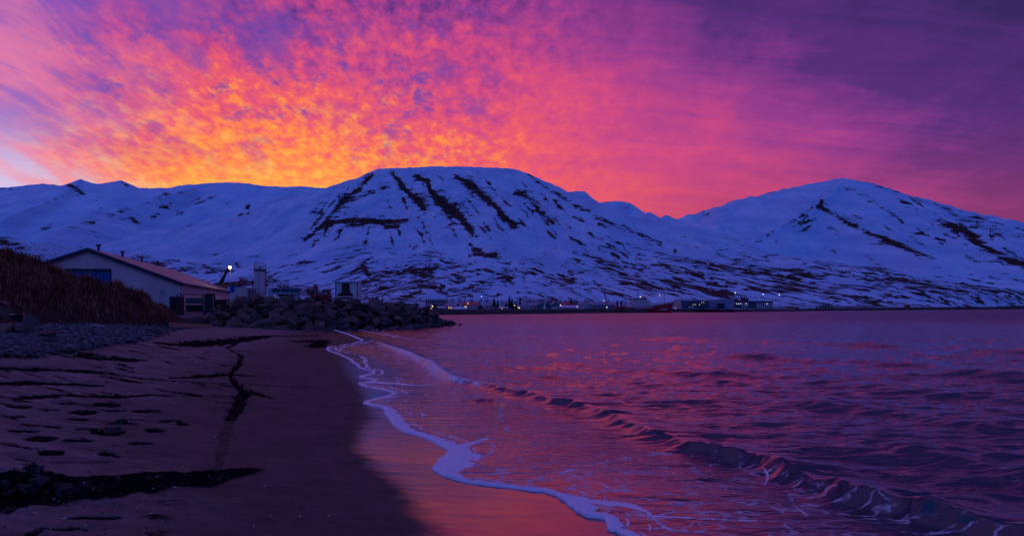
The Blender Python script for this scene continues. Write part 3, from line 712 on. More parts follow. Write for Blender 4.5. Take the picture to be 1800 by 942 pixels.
def sea_material():
    m, n, b = newmat('sea_water')
    pos = n.add('ShaderNodeTexCoord').outputs['Object']
    fo = attr(n, 'foam').outputs['Fac']; la = attr(n, 'lace').outputs['Fac']; sh = attr(n, 'shallow').outputs['Fac']
    far = n.sstep(n.add('ShaderNodeSeparateXYZ', {0: pos}).outputs[1], 20.0, 160.0)
    n1 = n.noise(n.mapping(pos, (0.55, 1.5, 1), rot=(0, 0, R(8))), 6.5, 4, 0.55, 0.3)
    n2 = n.noise(n.mapping(pos, (0.4, 1.4, 1), rot=(0, 0, R(-6))), 1.6, 4, 0.6, 0.2)
    n3 = n.noise(n.mapping(pos, (0.35, 1.0, 1)), 0.42, 4, 0.6)
    hh = n.m('ADD', n.m('MULTIPLY', n1, 0.026), n.m('ADD', n.m('MULTIPLY', n2, 0.085), n.m('MULTIPLY', n3, 0.10)))
    lz = n.add('ShaderNodeTexVoronoi', {'Vector': n.add('ShaderNodeVectorMath', {0: n.mapping(pos, (0.55, 2.0, 1)), 1: n.add('ShaderNodeVectorMath', {0: n.add('ShaderNodeTexNoise', {'Vector': pos, 'Scale': 1.5, 'Detail': 4.0}).outputs['Color'], 'Scale': 1.1}, operation='SCALE').outputs[0]}, operation='ADD').outputs[0], 'Scale': 2.1}, feature='DISTANCE_TO_EDGE').outputs['Distance']
    line = n.sstep(lz, 0.075, 0.0)
    brk = n.noise(pos, 3.3, 5, 0.65)
    lacem = n.m('MULTIPLY', line, n.sstep(n.m('ADD', la, n.m('MULTIPLY', n.m('SUBTRACT', brk, 0.5), 1.0)), 0.18, 0.40))
    fine = n.noise(pos, 26.0, 4, 0.65)
    fm = n.sstep(n.m('ADD', fo, n.m('ADD', n.m('MULTIPLY', n.m('SUBTRACT', brk, 0.5), 0.75), n.m('MULTIPLY', n.m('SUBTRACT', fine, 0.5), 0.7))), 0.45, 0.60)
    fm = n.m('MAXIMUM', fm, n.m('MULTIPLY', lacem, 0.75))
    fm = n.m('MULTIPLY', fm, n.sstep(n.m('ADD', fo, la), 0.02, 0.08))
    deep = n.mix(sh, (0.010, 0.014, 0.030, 1), (0.045, 0.030, 0.034, 1))
    bub = n.sstep(n.noise(pos, 60.0, 3, 0.7), 0.3, 0.7)
    n.put(b.inputs['Base Color'], n.mix(fm, deep, n.mix(bub, (0.82, 0.66, 0.72, 1), (0.98, 0.83, 0.88, 1))))
    n.put(b.inputs['Roughness'], n.m('ADD', n.m('MULTIPLY', fm, 0.7), n.m('ADD', 0.05, n.m('MULTIPLY', far, 0.24))))
    b.inputs['IOR'].default_value = 1.5
    n.put(b.inputs['Specular IOR Level'], n.m('SUBTRACT', 0.85, n.m('MULTIPLY', fm, 0.7)))
    str_ = n.m('MULTIPLY', n.sstep(ed_at(n), 0.0, 1.0, 0.24, 0.72), n.m('ADD', 1.0, n.m('MULTIPLY', far, 1.1)))
    str_ = n.m('MULTIPLY', str_, n.m('SUBTRACT', 1.0, n.m('MULTIPLY', attr(n, 'crest').outputs['Fac'], 0.75)))
    bp = n.add('ShaderNodeBump', {'Strength': str_, 'Distance': 1.0, 'Height': n.m('ADD', hh, n.m('MULTIPLY', n.m('MULTIPLY', fm, fine), 0.02))})
    n.put(b.inputs['Normal'], bp.outputs[0])
    return m
def ed_at(n): return attr(n, 'inward').outputs['Fac']
keep = ((ed > -1.2) & (Yw < 95)) | ((Yw >= 90) & (Yw < shoreY(Pw) + 60) & (Pw > 560))
o = grid_mesh('sea', Xw, Yw, Zw, sea_material(), {'foam': foam, 'lace': lace, 'crest': np.exp(-(bd2 / 0.5) ** 2), 'shallow': sst(bd2, -0.9, -2.6) * (Yw < 95), 'inward': sst(ed, 0.0, 3.0)}, keep=keep)
o['kind'] = 'structure'
# ------------------------------------------------------------------ mesh building kit
class MB:
    def __init__(s): s.v = []; s.f = []
    def quad(s, a, b, c, d):
        i = len(s.v); s.v += [a, b, c, d]; s.f.append((i, i + 1, i + 2, i + 3)); return s
    def box(s, x0, x1, y0, y1, z0, z1):
        i = len(s.v)
        s.v += [(x0, y0, z0), (x1, y0, z0), (x1, y1, z0), (x0, y1, z0), (x0, y0, z1), (x1, y0, z1), (x1, y1, z1), (x0, y1, z1)]
        s.f += [tuple(i + k for k in q) for q in ((0, 3, 2, 1), (4, 5, 6, 7), (0, 1, 5, 4), (1, 2, 6, 5), (2, 3, 7, 6), (3, 0, 4, 7))]
        return s
    def prism(s, poly, y0, y1):
        """polygon in x-z (counter-clockwise seen from -y) pushed from y0 to y1"""
        i = len(s.v); n = len(poly)
        s.v += [(x, y0, z) for x, z in poly] + [(x, y1, z) for x, z in poly]
        s.f.append(tuple(i + k for k in range(n))); s.f.append(tuple(i + n + k for k in reversed(range(n))))
        for k in range(n):
            a, b = i + k, i + (k + 1) % n
            s.f.append((b, a, a + n, b + n))
        return s
    def tube(s, p0, p1, r0, r1=None, n=8, caps=True):
        r1 = r0 if r1 is None else r1
        p0, p1 = Vector(p0), Vector(p1); d = (p1 - p0)
        if d.length < 1e-6: return s
        d.normalize(); u = d.orthogonal().normalized(); w_ = d.cross(u); i = len(s.v)
        for p, r in ((p0, r0), (p1, r1)):
            for k in range(n):
                a = 2 * math.pi * k / n
                s.v.append(tuple(p + u * (math.cos(a) * r) + w_ * (math.sin(a) * r)))
        for k in range(n):
            a, b = i + k, i + (k + 1) % n; s.f.append((a, b, b + n, a + n))
        if caps: s.f.append(tuple(i + k for k in reversed(range(n)))); s.f.append(tuple(i + n + k for k in range(n)))
        return s
    def bar(s, p0, p1, t):
        return s.tube(p0, p1, t * 0.7071, n=4)
    def build(s, name, mat, parent=None, loc=None, smooth=False):
        me = bpy.data.meshes.new(name); me.from_pydata(s.v, [], s.f); me.update()
        bm = bmesh.new(); bm.from_mesh(me); bmesh.ops.recalc_face_normals(bm, faces=bm.faces); bm.to_mesh(me); bm.free()
        if smooth: me.polygons.foreach_set('use_smooth', [True] * len(me.polygons))
        o = link(name, me, mat, parent)
        if loc: o.location = loc
        return o
def thing(name, label, cat, loc=(0, 0, 0), rotz=0.0, group=None):
    o = bpy.data.objects.new(name, None); C.objects.link(o); o.empty_display_size = 0.5
    o.location = loc; o.rotation_euler = (0, 0, rotz)
    return tag(o, label, cat, group)
def mat_rock(name, c0, c1, rough=0.85, spec=0.25):
    m, n, b = newmat(name)
    tcn = n.add('ShaderNodeTexCoord'); pos = tcn.outputs['Object']
    rnd = n.add('ShaderNodeObjectInfo').outputs['Random']
    pv = n.add('ShaderNodeVectorMath', {0: pos, 1: n.add('ShaderNodeCombineXYZ', {0: n.m('MULTIPLY', rnd, 37.0), 1: 0.0, 2: 0.0}).outputs[0]}, operation='ADD').outputs[0]
    a = n.noise(pv, 1.4, 6, 0.65); c = n.noise(pv, 9.0, 4, 0.7)
    f = n.m('ADD', n.m('MULTIPLY', a, 0.55), n.m('MULTIPLY', c, 0.45))
    col_ = n.mix(n.sstep(f, 0.3, 0.7), (*c0, 1), (*c1, 1))
    col_ = n.mix(n.sstep(rnd, 0.55, 0.95, 0, 0.6), col_, (c1[0] * 1.35, c1[1] * 0.95, c1[2] * 0.9, 1))
    col_ = n.mix(n.sstep(rnd, 0.35, 0.0, 0, 0.5), col_, (*c0, 1))
    n.put(b.inputs['Base Color'], col_)
    b.inputs['Roughness'].default_value = rough; b.inputs['Specular IOR Level'].default_value = spec
    bp = n.add('ShaderNodeBump', {'Strength': 0.7, 'Distance': 0.12, 'Height': n.m('ADD', n.noise(pv, 3.0, 6, 0.65), n.m('MULTIPLY', c, 0.4))})
    n.put(b.inputs['Normal'], bp.outputs[0])
    return m
ROCK = mat_rock('basalt_boulder', (0.032, 0.019, 0.016), (0.22, 0.125, 0.10))
WETROCK = mat_rock('wet_boulder', (0.018, 0.015, 0.016), (0.060, 0.048, 0.048), 0.45, 0.5)
PEB = mat_rock('grey_pebble', (0.06, 0.058, 0.062), (0.15, 0.145, 0.15))

def rock_mesh(name, rs, flat=1.0, npt=18):
    bm = bmesh.new()
    for k in range(npt):
        v = Vector((rs.gauss(0, 1), rs.gauss(0, 1), rs.gauss(0, 1))).normalized()
        # push towards a box so that faces become broad and blocky
        mx = max(abs(v.x), abs(v.y), abs(v.z)); v = v.lerp(v / mx, 0.55) * rs.uniform(0.85, 1.0)
        bm.verts.new((v.x, v.y, v.z * flat))
    bmesh.ops.convex_hull(bm, input=list(bm.verts))
    bmesh.ops.delete(bm, geom=[v for v in bm.verts if not v.link_faces], context='VERTS')
    bmesh.ops.dissolve_limit(bm, angle_limit=R(9), verts=list(bm.verts), edges=list(bm.edges))
    bmesh.ops.bevel(bm, geom=list(bm.edges), offset=0.03, segments=1, affect='EDGES', clamp_overlap=True)
    bmesh.ops.triangulate(bm, faces=[f for f in bm.faces if len(f.verts) > 4])
    bmesh.ops.recalc_face_normals(bm, faces=bm.faces)
    me = bpy.data.meshes.new(name); bm.to_mesh(me); bm.free()
    return me
_rs = random.Random(12)
ROCKS = [rock_mesh('boulder', _rs, _rs.uniform(0.62, 0.9), _rs.randint(13, 18)) for _ in range(12)]
WROCKS = []
for me in ROCKS:
    me.materials.append(ROCK)
    c = me.copy(); c.materials.clear(); c.materials.append(WETROCK); WROCKS.append(c)
def put_rock(parent, p, r, wet=False, name='boulder', pool=None, squash=1.0):
    me = _rs.choice(pool or (WROCKS if wet else ROCKS))
    o = bpy.data.objects.new(name, me); C.objects.link(o); o.parent = parent
    o.location = p; o.rotation_euler = (_rs.uniform(-0.5, 0.5), _rs.uniform(-0.5, 0.5), _rs.uniform(0, 6.28))
    o.scale = (r * _rs.uniform(0.9, 1.25), r * _rs.uniform(0.8, 1.15), r * _rs.uniform(0.75, 1.05) * squash)
    return o

# ------------------------------------------------------------------ grassy bank on the left
BANK = [(-420, 395, 35), (-300, 405, 36), (-150, 428, 38), (0, 452, 40), (60, 466, 42), (110, 487, 44), (150, 500, 46), (200, 506, 48), (240, 518, 50), (275, 535, 52), (300, 551, 53), (318, 566, 54)]
bpx = [q[0] for q in BANK]
def bank_fn(px_):
    Yc = np.interp(px_, bpx, [q[2] for q in BANK]); zc = H + (HY - np.interp(px_, bpx, [q[1] for q in BANK])) / F * Yc
    wd = np.interp(px_, [-400, 0, 200, 320], [13, 11, 7, 3.0])
    return Yc, zc, wd
def bank_z(x, y):
    px_ = 900 + F * x / y
    Yc, zc, wd = bank_fn(px_)
    zb = beach_base(x, y)
    t_ = (y - (Yc - wd)) / wd
    up = np.clip(t_, 0, 1) ** 0.8
    z = zb + (zc - zb) * up
    lumps = 0.42 * fbm(x / 1.7, y / 1.7, 3, 77) + 0.22 * np.abs(fbm(x / 0.7, y / 0.7, 2, 87))
    z = z + lumps * np.clip(t_ * 3, 0, 1) * np.clip((zc - 1.2) / 2, 0.25, 1) * np.where(t_ > 1, 0.6, 1)
    back = np.clip((y - Yc - 1) / 12, 0, 1)
    return np.where(t_ > 1, z * (1 - back) + 1.0 * back, np.where(t_ < 0, zb - 0.15, z)), t_
pxg = np.linspace(-420, 322, 420); tg = np.linspace(-0.06, 2.3, 150)
Pg, Tg = np.meshgrid(pxg, tg)
Yc, zc, wd = bank_fn(Pg)
Yg = Yc - wd + Tg * wd; Xg = (Pg - 900) / F * Yg
Zg, _ = bank_z(Xg, Yg)
m, n, b = newmat('turf_soil')
pos = n.add('ShaderNodeTexCoord').outputs['Object']
n.put(b.inputs['Base Color'], n.mix(n.sstep(n.noise(pos, 2.2, 6, 0.65), 0.35, 0.65), (0.045, 0.022, 0.019, 1), (0.115, 0.055, 0.045, 1)))
b.inputs['Roughness'].default_value = 0.95; b.inputs['Specular IOR Level'].default_value = 0.1
n.put(b.inputs['Normal'], n.add('ShaderNodeBump', {'Strength': 0.9, 'Distance': 0.2, 'Height': n.noise(pos, 6.0, 6, 0.7)}).outputs[0])
bank = grid_mesh('grassy_bank', Xg, Yg, Zg, m); bank['kind'] = 'structure'
# withered grass: drooping blades rooted in tussocks
m, n, b = newmat('withered_grass')
pos = n.add('ShaderNodeTexCoord').outputs['Object']
gf = n.m('ADD', n.m('MULTIPLY', n.noise(pos, 0.9, 3, 0.6), 0.6), n.m('MULTIPLY', attr(n, 'shade').outputs['Fac'], 0.4))
n.put(b.inputs['Base Color'], n.ramp(gf, [(0.30, (0.13, 0.045, 0.030)), (0.5, (0.36, 0.140, 0.09)), (0.72, (0.68, 0.33, 0.21))]))
b.inputs['Roughness'].default_value = 0.8; b.inputs['Specular IOR Level'].default_value = 0.1
rg = np.random.RandomState(9)
NB = 62000
gp = rg.uniform(-330, 318, NB); gt = rg.beta(1.15, 1.0, NB) * 1.15
Yc, zc, wd = bank_fn(gp)
gy = Yc - wd + gt * wd; gx = (gp - 900) / F * gy
tus = fbm(gx / 1.1, gy / 1.1, 3, 97)
ok = (rg.rand(NB) < np.clip(0.5 + 1.9 * tus, 0.04, 1)) & (rg.rand(NB) < np.clip((gt - 0.03) * 5, 0.03, 1))
gx, gy, gt, tus, gp = gx[ok], gy[ok], gt[ok], tus[ok], gp[ok]
gz, _ = bank_z(gx, gy)
nb = len(gx)
ln = rg.uniform(0.35, 0.85, nb) * np.clip(0.8 + 1.0 * tus, 0.4, 1.5) * np.interp(gp, [0, 250, 318], [1, 0.9, 0.55])
th = np.where(rg.rand(nb) < 0.7, -np.pi / 2 + rg.normal(0.35, 0.55, nb), rg.uniform(0, 2 * np.pi, nb))
lean = rg.uniform(0.45, 1.25, nb)
dxy = np.stack([np.cos(th), np.sin(th)], -1)
wv = np.stack([-np.sin(th), np.cos(th)], -1) * (rg.uniform(0.012, 0.028, nb))[:, None]
root = np.stack([gx, gy, gz - 0.05], -1)
mid = root + np.concatenate([dxy * (ln * 0.5 * np.sin(lean * 0.5))[:, None], (ln * 0.55 * np.cos(lean * 0.5))[:, None]], 1)
tip = mid + np.concatenate([dxy * (ln * 0.55 * np.sin(lean * 1.25))[:, None], (ln * 0.5 * np.cos(lean * 1.25))[:, None]], 1)
w3 = np.concatenate([wv, np.zeros((nb, 1))], 1)
vs = np.stack([root - w3, root + w3, mid - w3 * 0.8, mid + w3 * 0.8, tip], 1).reshape(-1, 3)
base = (np.arange(nb) * 5)[:, None]
tri = np.concatenate([base + np.array([[0, 1, 3]]), base + np.array([[0, 3, 2]]), base + np.array([[2, 3, 4]])], 1).reshape(-1, 3)
me = bpy.data.meshes.new('withered_grass')
me.vertices.add(len(vs)); me.vertices.foreach_set('co', vs.astype(np.float32).reshape(-1))
me.loops.add(tri.size); me.loops.foreach_set('vertex_index', tri.reshape(-1).astype(np.int32))
me.polygons.add(len(tri)); me.polygons.foreach_set('loop_start', (np.arange(len(tri)) * 3).astype(np.int32)); me.polygons.foreach_set('loop_total', np.full(len(tri), 3, np.int32))
me.update(calc_edges=True)
at = me.attributes.new('shade', 'FLOAT', 'POINT'); at.data.foreach_set('value', np.repeat(rg.rand(nb), 5).astype(np.float32))
o = link('withered_grass', me, m)
tag(o, 'reddish brown withered grass drooping over the bank at left', 'grass', kind='stuff')

# ------------------------------------------------------------------ gravel below the bank
def grav_low(q): return np.interp(q, [-400, 0, 60, 110, 180, 240, 290, 330, 360], [640, 626, 624, 619, 608, 599, 584, 575, 572])
pxg = np.linspace(-420, 372, 300); yg = np.geomspace(15, 60, 220)
Pg, Yg = np.meshgrid(pxg, yg); Xg = (Pg - 900) / F * Yg
Zg = beach_base(Xg, Yg); Vg = HY - F * (Zg - H) / Yg
ins = sst(grav_low(Pg) - Vg + 6 * fbm(Xg / 1.5, Yg / 1.5, 3, 3), -3, 4)
Zg = Zg + 0.05 * ins - 0.06 * (1 - ins) + 0.05 * ins * fbm(Xg / 0.9, Yg / 0.9, 3, 33)
m, n, b = newmat('gravel')
pos = n.add('ShaderNodeTexCoord').outputs['Object']
vo = n.add('ShaderNodeTexVoronoi', {'Vector': pos, 'Scale': 7.0})
cell = n.add('ShaderNodeSeparateColor', {0: vo.outputs['Color']}).outputs[0]
n.put(b.inputs['Base Color'], n.mix(n.sstep(vo.outputs['Distance'], 0.25, 0.75), n.mix(cell, (0.03, 0.03, 0.033, 1), (0.10, 0.10, 0.105, 1)), (0.012, 0.011, 0.012, 1)))
b.inputs['Roughness'].default_value = 0.8; b.inputs['Specular IOR Level'].default_value = 0.2
n.put(b.inputs['Normal'], n.add('ShaderNodeBump', {'Strength': 1.0, 'Distance': 0.1, 'Height': n.m('SUBTRACT', 1.0, vo.outputs['Distance'])}).outputs[0])
gravel = grid_mesh('gravel_shore', Xg, Yg, Zg, m, keep=(ins > 0.02)); gravel['kind'] = 'structure'
ico = []
for k in range(6):
    bm = bmesh.new(); bmesh.ops.create_icosphere(bm, subdivisions=1, radius=1)
    for v in bm.verts: v.co *= _rs.uniform(0.75, 1.1)
    ico.append((np.array([v.co[:] for v in bm.verts]), np.array([[v.index for v in f.verts] for f in bm.faces])))
    if k == 0: pass
    bm.free()
rgp = np.random.RandomState(19)
vv = []; ff = []; off_ = 0; stones = []
cnt = 0
qx = rgp.uniform(-20, 350, 15000); qy = 553 + 77 * rgp.rand(15000) ** 0.85
for q, v_ in zip(qx, qy):
    if v_ > grav_low(q) + rgp.normal(0, 3.5): continue
    if q > 300 and v_ < 563: continue
    hx, hy_, hz = hit(q, v_)
    if hy_ > 62: continue
    r = rgp.gamma(3.0, 0.013) + 0.02 + 0.0007 * max(0, hy_ - 20)
    r = min(r, 0.13)
    if r > 0.098 and len(stones) < 120: stones.append((hx, hy_, hz, r)); continue
    bv, bf = ico[rgp.randint(6)]
    a_ = rgp.rand() * 6.28; ca, sa = math.cos(a_), math.sin(a_)
    s3 = bv * np.array([r * rgp.uniform(0.9, 1.4), r * rgp.uniform(0.7, 1.0), r * rgp.uniform(0.45, 0.75)])
    s3 = np.stack([s3[:, 0] * ca - s3[:, 1] * sa, s3[:, 0] * sa + s3[:, 1] * ca, s3[:, 2]], -1) + np.array([hx, hy_, hz + 0.05 + r * 0.25])
    vv.append(s3); ff.append(bf + off_); off_ += len(bv)
me = bpy.data.meshes.new('pebbles'); me.from_pydata(np.concatenate(vv).tolist(), [], np.concatenate(ff).tolist()); me.update()
m, n, b = newmat('pebble_mix')
isl = n.add('ShaderNodeNewGeometry').outputs['Random Per Island']
n.put(b.inputs['Base Color'], n.ramp(isl, [(0.0, (0.02, 0.02, 0.022)), (0.4, (0.06, 0.058, 0.06)), (0.85, (0.12, 0.115, 0.12)), (1.0, (0.24, 0.22, 0.22))]))
b.inputs['Roughness'].default_value = 0.75; b.inputs['Specular IOR Level'].default_value = 0.25
me.polygons.foreach_set('use_smooth', [True] * len(me.polygons))
pb_ = link('pebbles', me, m, gravel); pb_['kind'] = 'stuff'
PROCK = []
for me_ in ROCKS[:6]:
    c = me_.copy(); c.materials.clear(); c.materials.append(PEB); PROCK.append(c)
for (hx, hy_, hz, r) in stones:
    put_rock(gravel, (hx, hy_, hz + r * 0.35), r * 1.15, name='stone', pool=PROCK, squash=0.75)

# ------------------------------------------------------------------ boulders at the left edge
rp = hit(45, 596)
pile = thing('rock_pile', 'heap of dark angular boulders on the gravel at the left edge', 'boulders', (rp[0], rp[1], rp[2]))
for (bx_, by_, bw_) in [(8, 560, 26), (30, 566, 27), (54, 576, 25), (8, 592, 30), (33, 590, 25), (50, 594, 25), (82, 606, 33), (66, 600, 18), (20, 603, 22), (-18, 575, 34), (-22, 600, 30), (70, 584, 12), (5, 545, 20), (96, 610, 13), (38, 606, 14), (-12, 548, 26)]:
    Yk = 19.5 + (606 - by_) * 0.055; r = bw_ / F * Yk * 0.56; q = W(bx_, by_ - bw_ * 0.42, Yk)
    put_rock(pile, (q[0] - rp[0], q[1] - rp[1], q[2] - rp[2]), r, wet=(int(bx_) % 3 == 0))

# ------------------------------------------------------------------ stone breakwater
TOE = [(330, 571, 0.75), (380, 576.5, 0.4), (480, 578, 0.3), (600, 580, 0.0), (690, 580, -0.05), (745, 578, -0.05), (780, 575, -0.05), (803, 572, -0.05)]
CRE = [(330, 562), (350, 552), (372, 542), (395, 527), (430, 521), (460, 518), (520, 521), (600, 525), (650, 526), (700, 526), (728, 529), (745, 537), (762, 550), (780, 561), (803, 570)]
def toe(px_):
    v_ = np.interp(px_, [q[0] for q in TOE], [q[1] for q in TOE]); z = np.interp(px_, [q[0] for q in TOE], [q[2] for q in TOE])
    Y_ = (H - z) * F / (v_ - HY)
    return np.array([(px_ - 900) / F * Y_, Y_, z])
def crest(px_):
    v_ = np.interp(px_, [q[0] for q in CRE], [q[1] for q in CRE]); t0_ = toe(px_)
    run = np.interp(px_, [330, 400, 720, 803], [2.0, 6.0, 6.0, 2.0])
    Y_ = t0_[1] + run
    return np.array([(px_ - 900) / F * Y_, Y_, H + (HY - v_ - 5.5 * min(1.0, (803 - px_) / 80, (px_ - 330) / 60)) / F * Y_])
rows_ = []
for px_ in np.linspace(330, 803, 90):
    a_, c_ = toe(px_), crest(px_)
    a_ = a_ - np.array([0, 0, 0.5]); c2 = c_ - np.array([0, 0, 0.5])
    bk = np.array([c2[0] * 1.10, c2[1] * 1.10, max(c2[2] - 0.25, 0.1)]); bk2 = np.array([c2[0] * 1.2, c2[1] * 1.2, -0.4 if px_ > 735 else max(min(2.6, c2[2] - 0.6), 0.2)])
    rows_.append([a_, a_ * 0.5 + c2 * 0.5 - np.array([0, 0, 0.2]), c2, bk, bk2])
rows_ = np.array(rows_).transpose(1, 0, 2)
brk_o = grid_mesh('stone_breakwater', rows_[..., 0], rows_[..., 1], rows_[..., 2] + 0.1 * fbm(rows_[..., 0], rows_[..., 1], 2, 3), plain('rubble_core', (0.012, 0.010, 0.010), 0.95, 0.4, 2.0, bump=0.8))
tag(brk_o, 'dark breakwater of piled boulders running from the beach into the bay', 'breakwater')
placed = []
def try_rock(px_, u, r, up_=0.0):
    a_, c_ = toe(px_), crest(px_)
    p = a_ + (c_ - a_) * u; p[2] += (-0.25 + 0.1 * math.sin(u * 3.1)) * r + up_
    for (q, rq) in placed:
        if np.linalg.norm(p - q) < 0.60 * (r + rq): return False
    placed.append((p, r))
    wet_ = (p[2] < 0.55 and px_ > 590) or px_ > 745
    put_rock(brk_o, tuple(p), r, wet_)
    return True
nput = 0
for k in range(2600):
    px_ = _rs.uniform(372, 800); u = _rs.uniform(0.0, 1.0)
    big = 1.0 if px_ < 700 else 0.72
    r = (_rs.uniform(0.75, 1.2) if k < 700 else _rs.uniform(0.42, 0.8) if k < 1700 else _rs.uniform(0.3, 0.5)) * big
    if px_ > 740: r = min(r, 0.65)
    if px_ < 420: r = min(r, 0.8)
    if try_rock(px_, u, r): nput += 1
    if nput >= 262: break
for (px_, py_, w_) in [(416, 540, 30), (808, 573.5, 12), (795, 573.5, 14)]:
    a_ = toe(min(px_, 803)); Y_ = a_[1] + (3.5 if px_ < 500 else 0.3); r = w_ / F * Y_ * 0.5
    put_rock(brk_o, ((px_ - 900) / F * Y_, Y_, H + (HY - py_) / F * Y_ + r * 0.4), r, px_ > 600, squash=0.8 if px_ < 500 else 0.5)
# loose rubble where the breakwater meets the yard
for k in range(34):
    px_ = _rs.uniform(318, 405); py_ = _rs.uniform(551, 574)
    q = hit(px_, py_)
    if q[1] > 72: continue
    r = _rs.uniform(0.18, 0.42)
    put_rock(brk_o, (q[0], q[1], q[2] + r * 0.3), r)

# ------------------------------------------------------------------ yard behind the breakwater
pxg = np.linspace(-400, 742, 160); yg = np.linspace(0, 1, 70)
Pg, Tg = np.meshgrid(pxg, yg)
Y0_ = np.interp(Pg, [-400, 300, 330, 400, 742], [52, 58, 64, 74, 88])
Yg = Y0_ + (190 - Y0_) * Tg ** 1.5; Xg = (Pg - 900) / F * Yg
def yard_z(px_, Y_):
    return 1.42 + 1.5 * sst(px_, 392, 430) * sst(Y_, 76, 84) * (1 - sst(px_, 715, 740)) - 1.6 * sst(px_, 715, 742)
Zg = yard_z(Pg, Yg) + 0.06 * fbm(Xg / 3, Yg / 3, 3, 5)
Zg[0] = 0.1; Zg[1] -= 0.35
o = grid_mesh('yard_ground', Xg, Yg, Zg, plain('yard_gravel', (0.07, 0.06, 0.06), 0.95, 0.5, 0.8, bump=0.5)); o['kind'] = 'structure'

# ------------------------------------------------------------------ warehouse
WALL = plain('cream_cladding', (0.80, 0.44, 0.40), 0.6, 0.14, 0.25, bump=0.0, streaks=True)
n = NT(WALL.node_tree); b = [q for q in n.n if q.type == 'BSDF_PRINCIPLED'][0]
ob = n.add('ShaderNodeTexCoord').outputs['Object']; sx_ = n.add('ShaderNodeSeparateXYZ', {0: ob})
ribs = n.m('SINE', n.m('MULTIPLY', n.m('ADD', sx_.outputs[0], sx_.outputs[1]), 14.0))
n.put(b.inputs['Normal'], n.add('ShaderNodeBump', {'Strength': 0.5, 'Distance': 0.04, 'Height': ribs}).outputs[0])
ROOF = plain('pale_roof_sheet', (0.30, 0.23, 0.215), 0.6, 0.18, 0.3, bump=0.1, streaks=True)
TRIM = plain('dark_blue_trim', (0.020, 0.024, 0.045), 0.6, 0.3, 1.5)
BLUEDOOR = plain('blue_door_sheet', (0.035, 0.075, 0.22), 0.55, 0.25, 0.8, streaks=True)
STEEL = plain('galvanised_steel', (0.30, 0.29, 0.30), 0.5, 0.3, 2.0, metal=0.4)
DARK = plain('black_plastic', (0.016, 0.014, 0.016), 0.6, 0.4, 3.0)
RUST = plain('rusty_steel', (0.10, 0.045, 0.030), 0.85, 0.5, 3.0)
gz = 1.35; Ya = 110.0
ax_, ay_, az_ = W(155, 438, Ya)
hw, Lw, ev, ap = 13.6, 64.0, 6.47 - gz, az_ - gz
wh = thing('warehouse', 'long cream gabled warehouse with a blue door behind the grassy bank', 'warehouse', (ax_, ay_, gz), R(15.4))
# front gable with a real door opening
dw2, dh = 3.37, 7.25
fr = MB()
fr.prism([(-hw, 0), (-dw2, 0), (-dw2, dh), (-dw2, ev + (ap - ev) * (hw - dw2) / hw), (-hw, ev)], 0, 0.25)
fr.prism([(dw2, 0), (hw, 0), (hw, ev), (dw2, ev + (ap - ev) * (hw - dw2) / hw), (dw2, dh)], 0, 0.25)
fr.prism([(-dw2, dh), (dw2, dh), (dw2, ev + (ap - ev) * (hw - dw2) / hw), (0, ap), (-dw2, ev + (ap - ev) * (hw - dw2) / hw)], 0.002, 0.248)
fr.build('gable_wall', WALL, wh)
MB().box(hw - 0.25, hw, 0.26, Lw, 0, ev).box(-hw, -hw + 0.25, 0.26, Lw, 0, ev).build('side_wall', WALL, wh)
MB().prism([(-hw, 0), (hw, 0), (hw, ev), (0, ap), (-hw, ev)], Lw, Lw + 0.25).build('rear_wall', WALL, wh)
sl = (ap - ev) / hw
for s in (-1, 1):
    q = MB(); o1 = hw + 0.5
    q.prism([(0, ap + 0.02), (s * o1, ap - sl * o1 + 0.02), (s * o1, ap - sl * o1 + 0.2), (0, ap + 0.22)] if s > 0 else [(s * o1, ap - sl * o1 + 0.02), (0, ap + 0.02), (0, ap + 0.22), (s * o1, ap - sl * o1 + 0.2)], -0.45, Lw + 0.6)
    rf = q.build('roof_slope', ROOF, wh)
    f_ = MB(); f_.prism([(0, ap - 0.42), (s * o1, ap - sl * o1 - 0.42), (s * o1, ap - sl * o1 + 0.16), (0, ap + 0.16)], -0.56, -0.46).build('barge_board', TRIM, rf)
    MB().box(min(s * o1, s * (o1 + 0.16)), max(s * o1, s * (o1 + 0.16)), -0.3, Lw + 0.4, ap - sl * o1 - 0.06, ap - sl * o1 + 0.1).build('gutter', TRIM, rf)
dr = MB().box(-dw2, -dw2 + 0.16, 0.1, 0.4, 0, dh).box(dw2 - 0.16, dw2, 0.1, 0.4, 0, dh).box(-dw2 + 0.16, dw2 - 0.16, 0.1, 0.4, dh - 0.42, dh).build('door', TRIM, wh)
np_ = 6
for k in range(np_):
    x0 = -dw2 + 0.18 + k * (2 * dw2 - 0.36) / np_
    MB().box(x0 + 0.03, x0 + (2 * dw2 - 0.36) / np_ - 0.03, 0.22, 0.32, 0.05, dh - 0.44).build('door_panel', BLUEDOOR, dr)
for k, L_ in enumerate((4, 18, 32, 46)):
    v_ = MB().tube((0.35, L_, ap + 0.02), (0.35, L_, ap + 0.85), 0.2, 0.2).tube((0.35, L_, ap + 0.85), (0.35, L_, ap + 1.15), 0.42, 0.36)
    v_.build('roof_vent', TRIM, wh)
MB().box(hw - 3.1, hw - 2.2, -0.04, 0.0, 3.0, 3.9).build('hatch', plain('grey_hatch', (0.36, 0.33, 0.34), 0.6), wh)
MB().tube((hw + 0.05, -0.06, 0.0), (hw + 0.05, -0.06, ev - 0.3), 0.07).build('downpipe', STEEL, wh)
MB().box(-hw - 0.05, hw + 0.05, -0.05, -0.003, 0, 0.5).build('plinth', plain('concrete_plinth', (0.28, 0.26, 0.25), 0.9), wh)

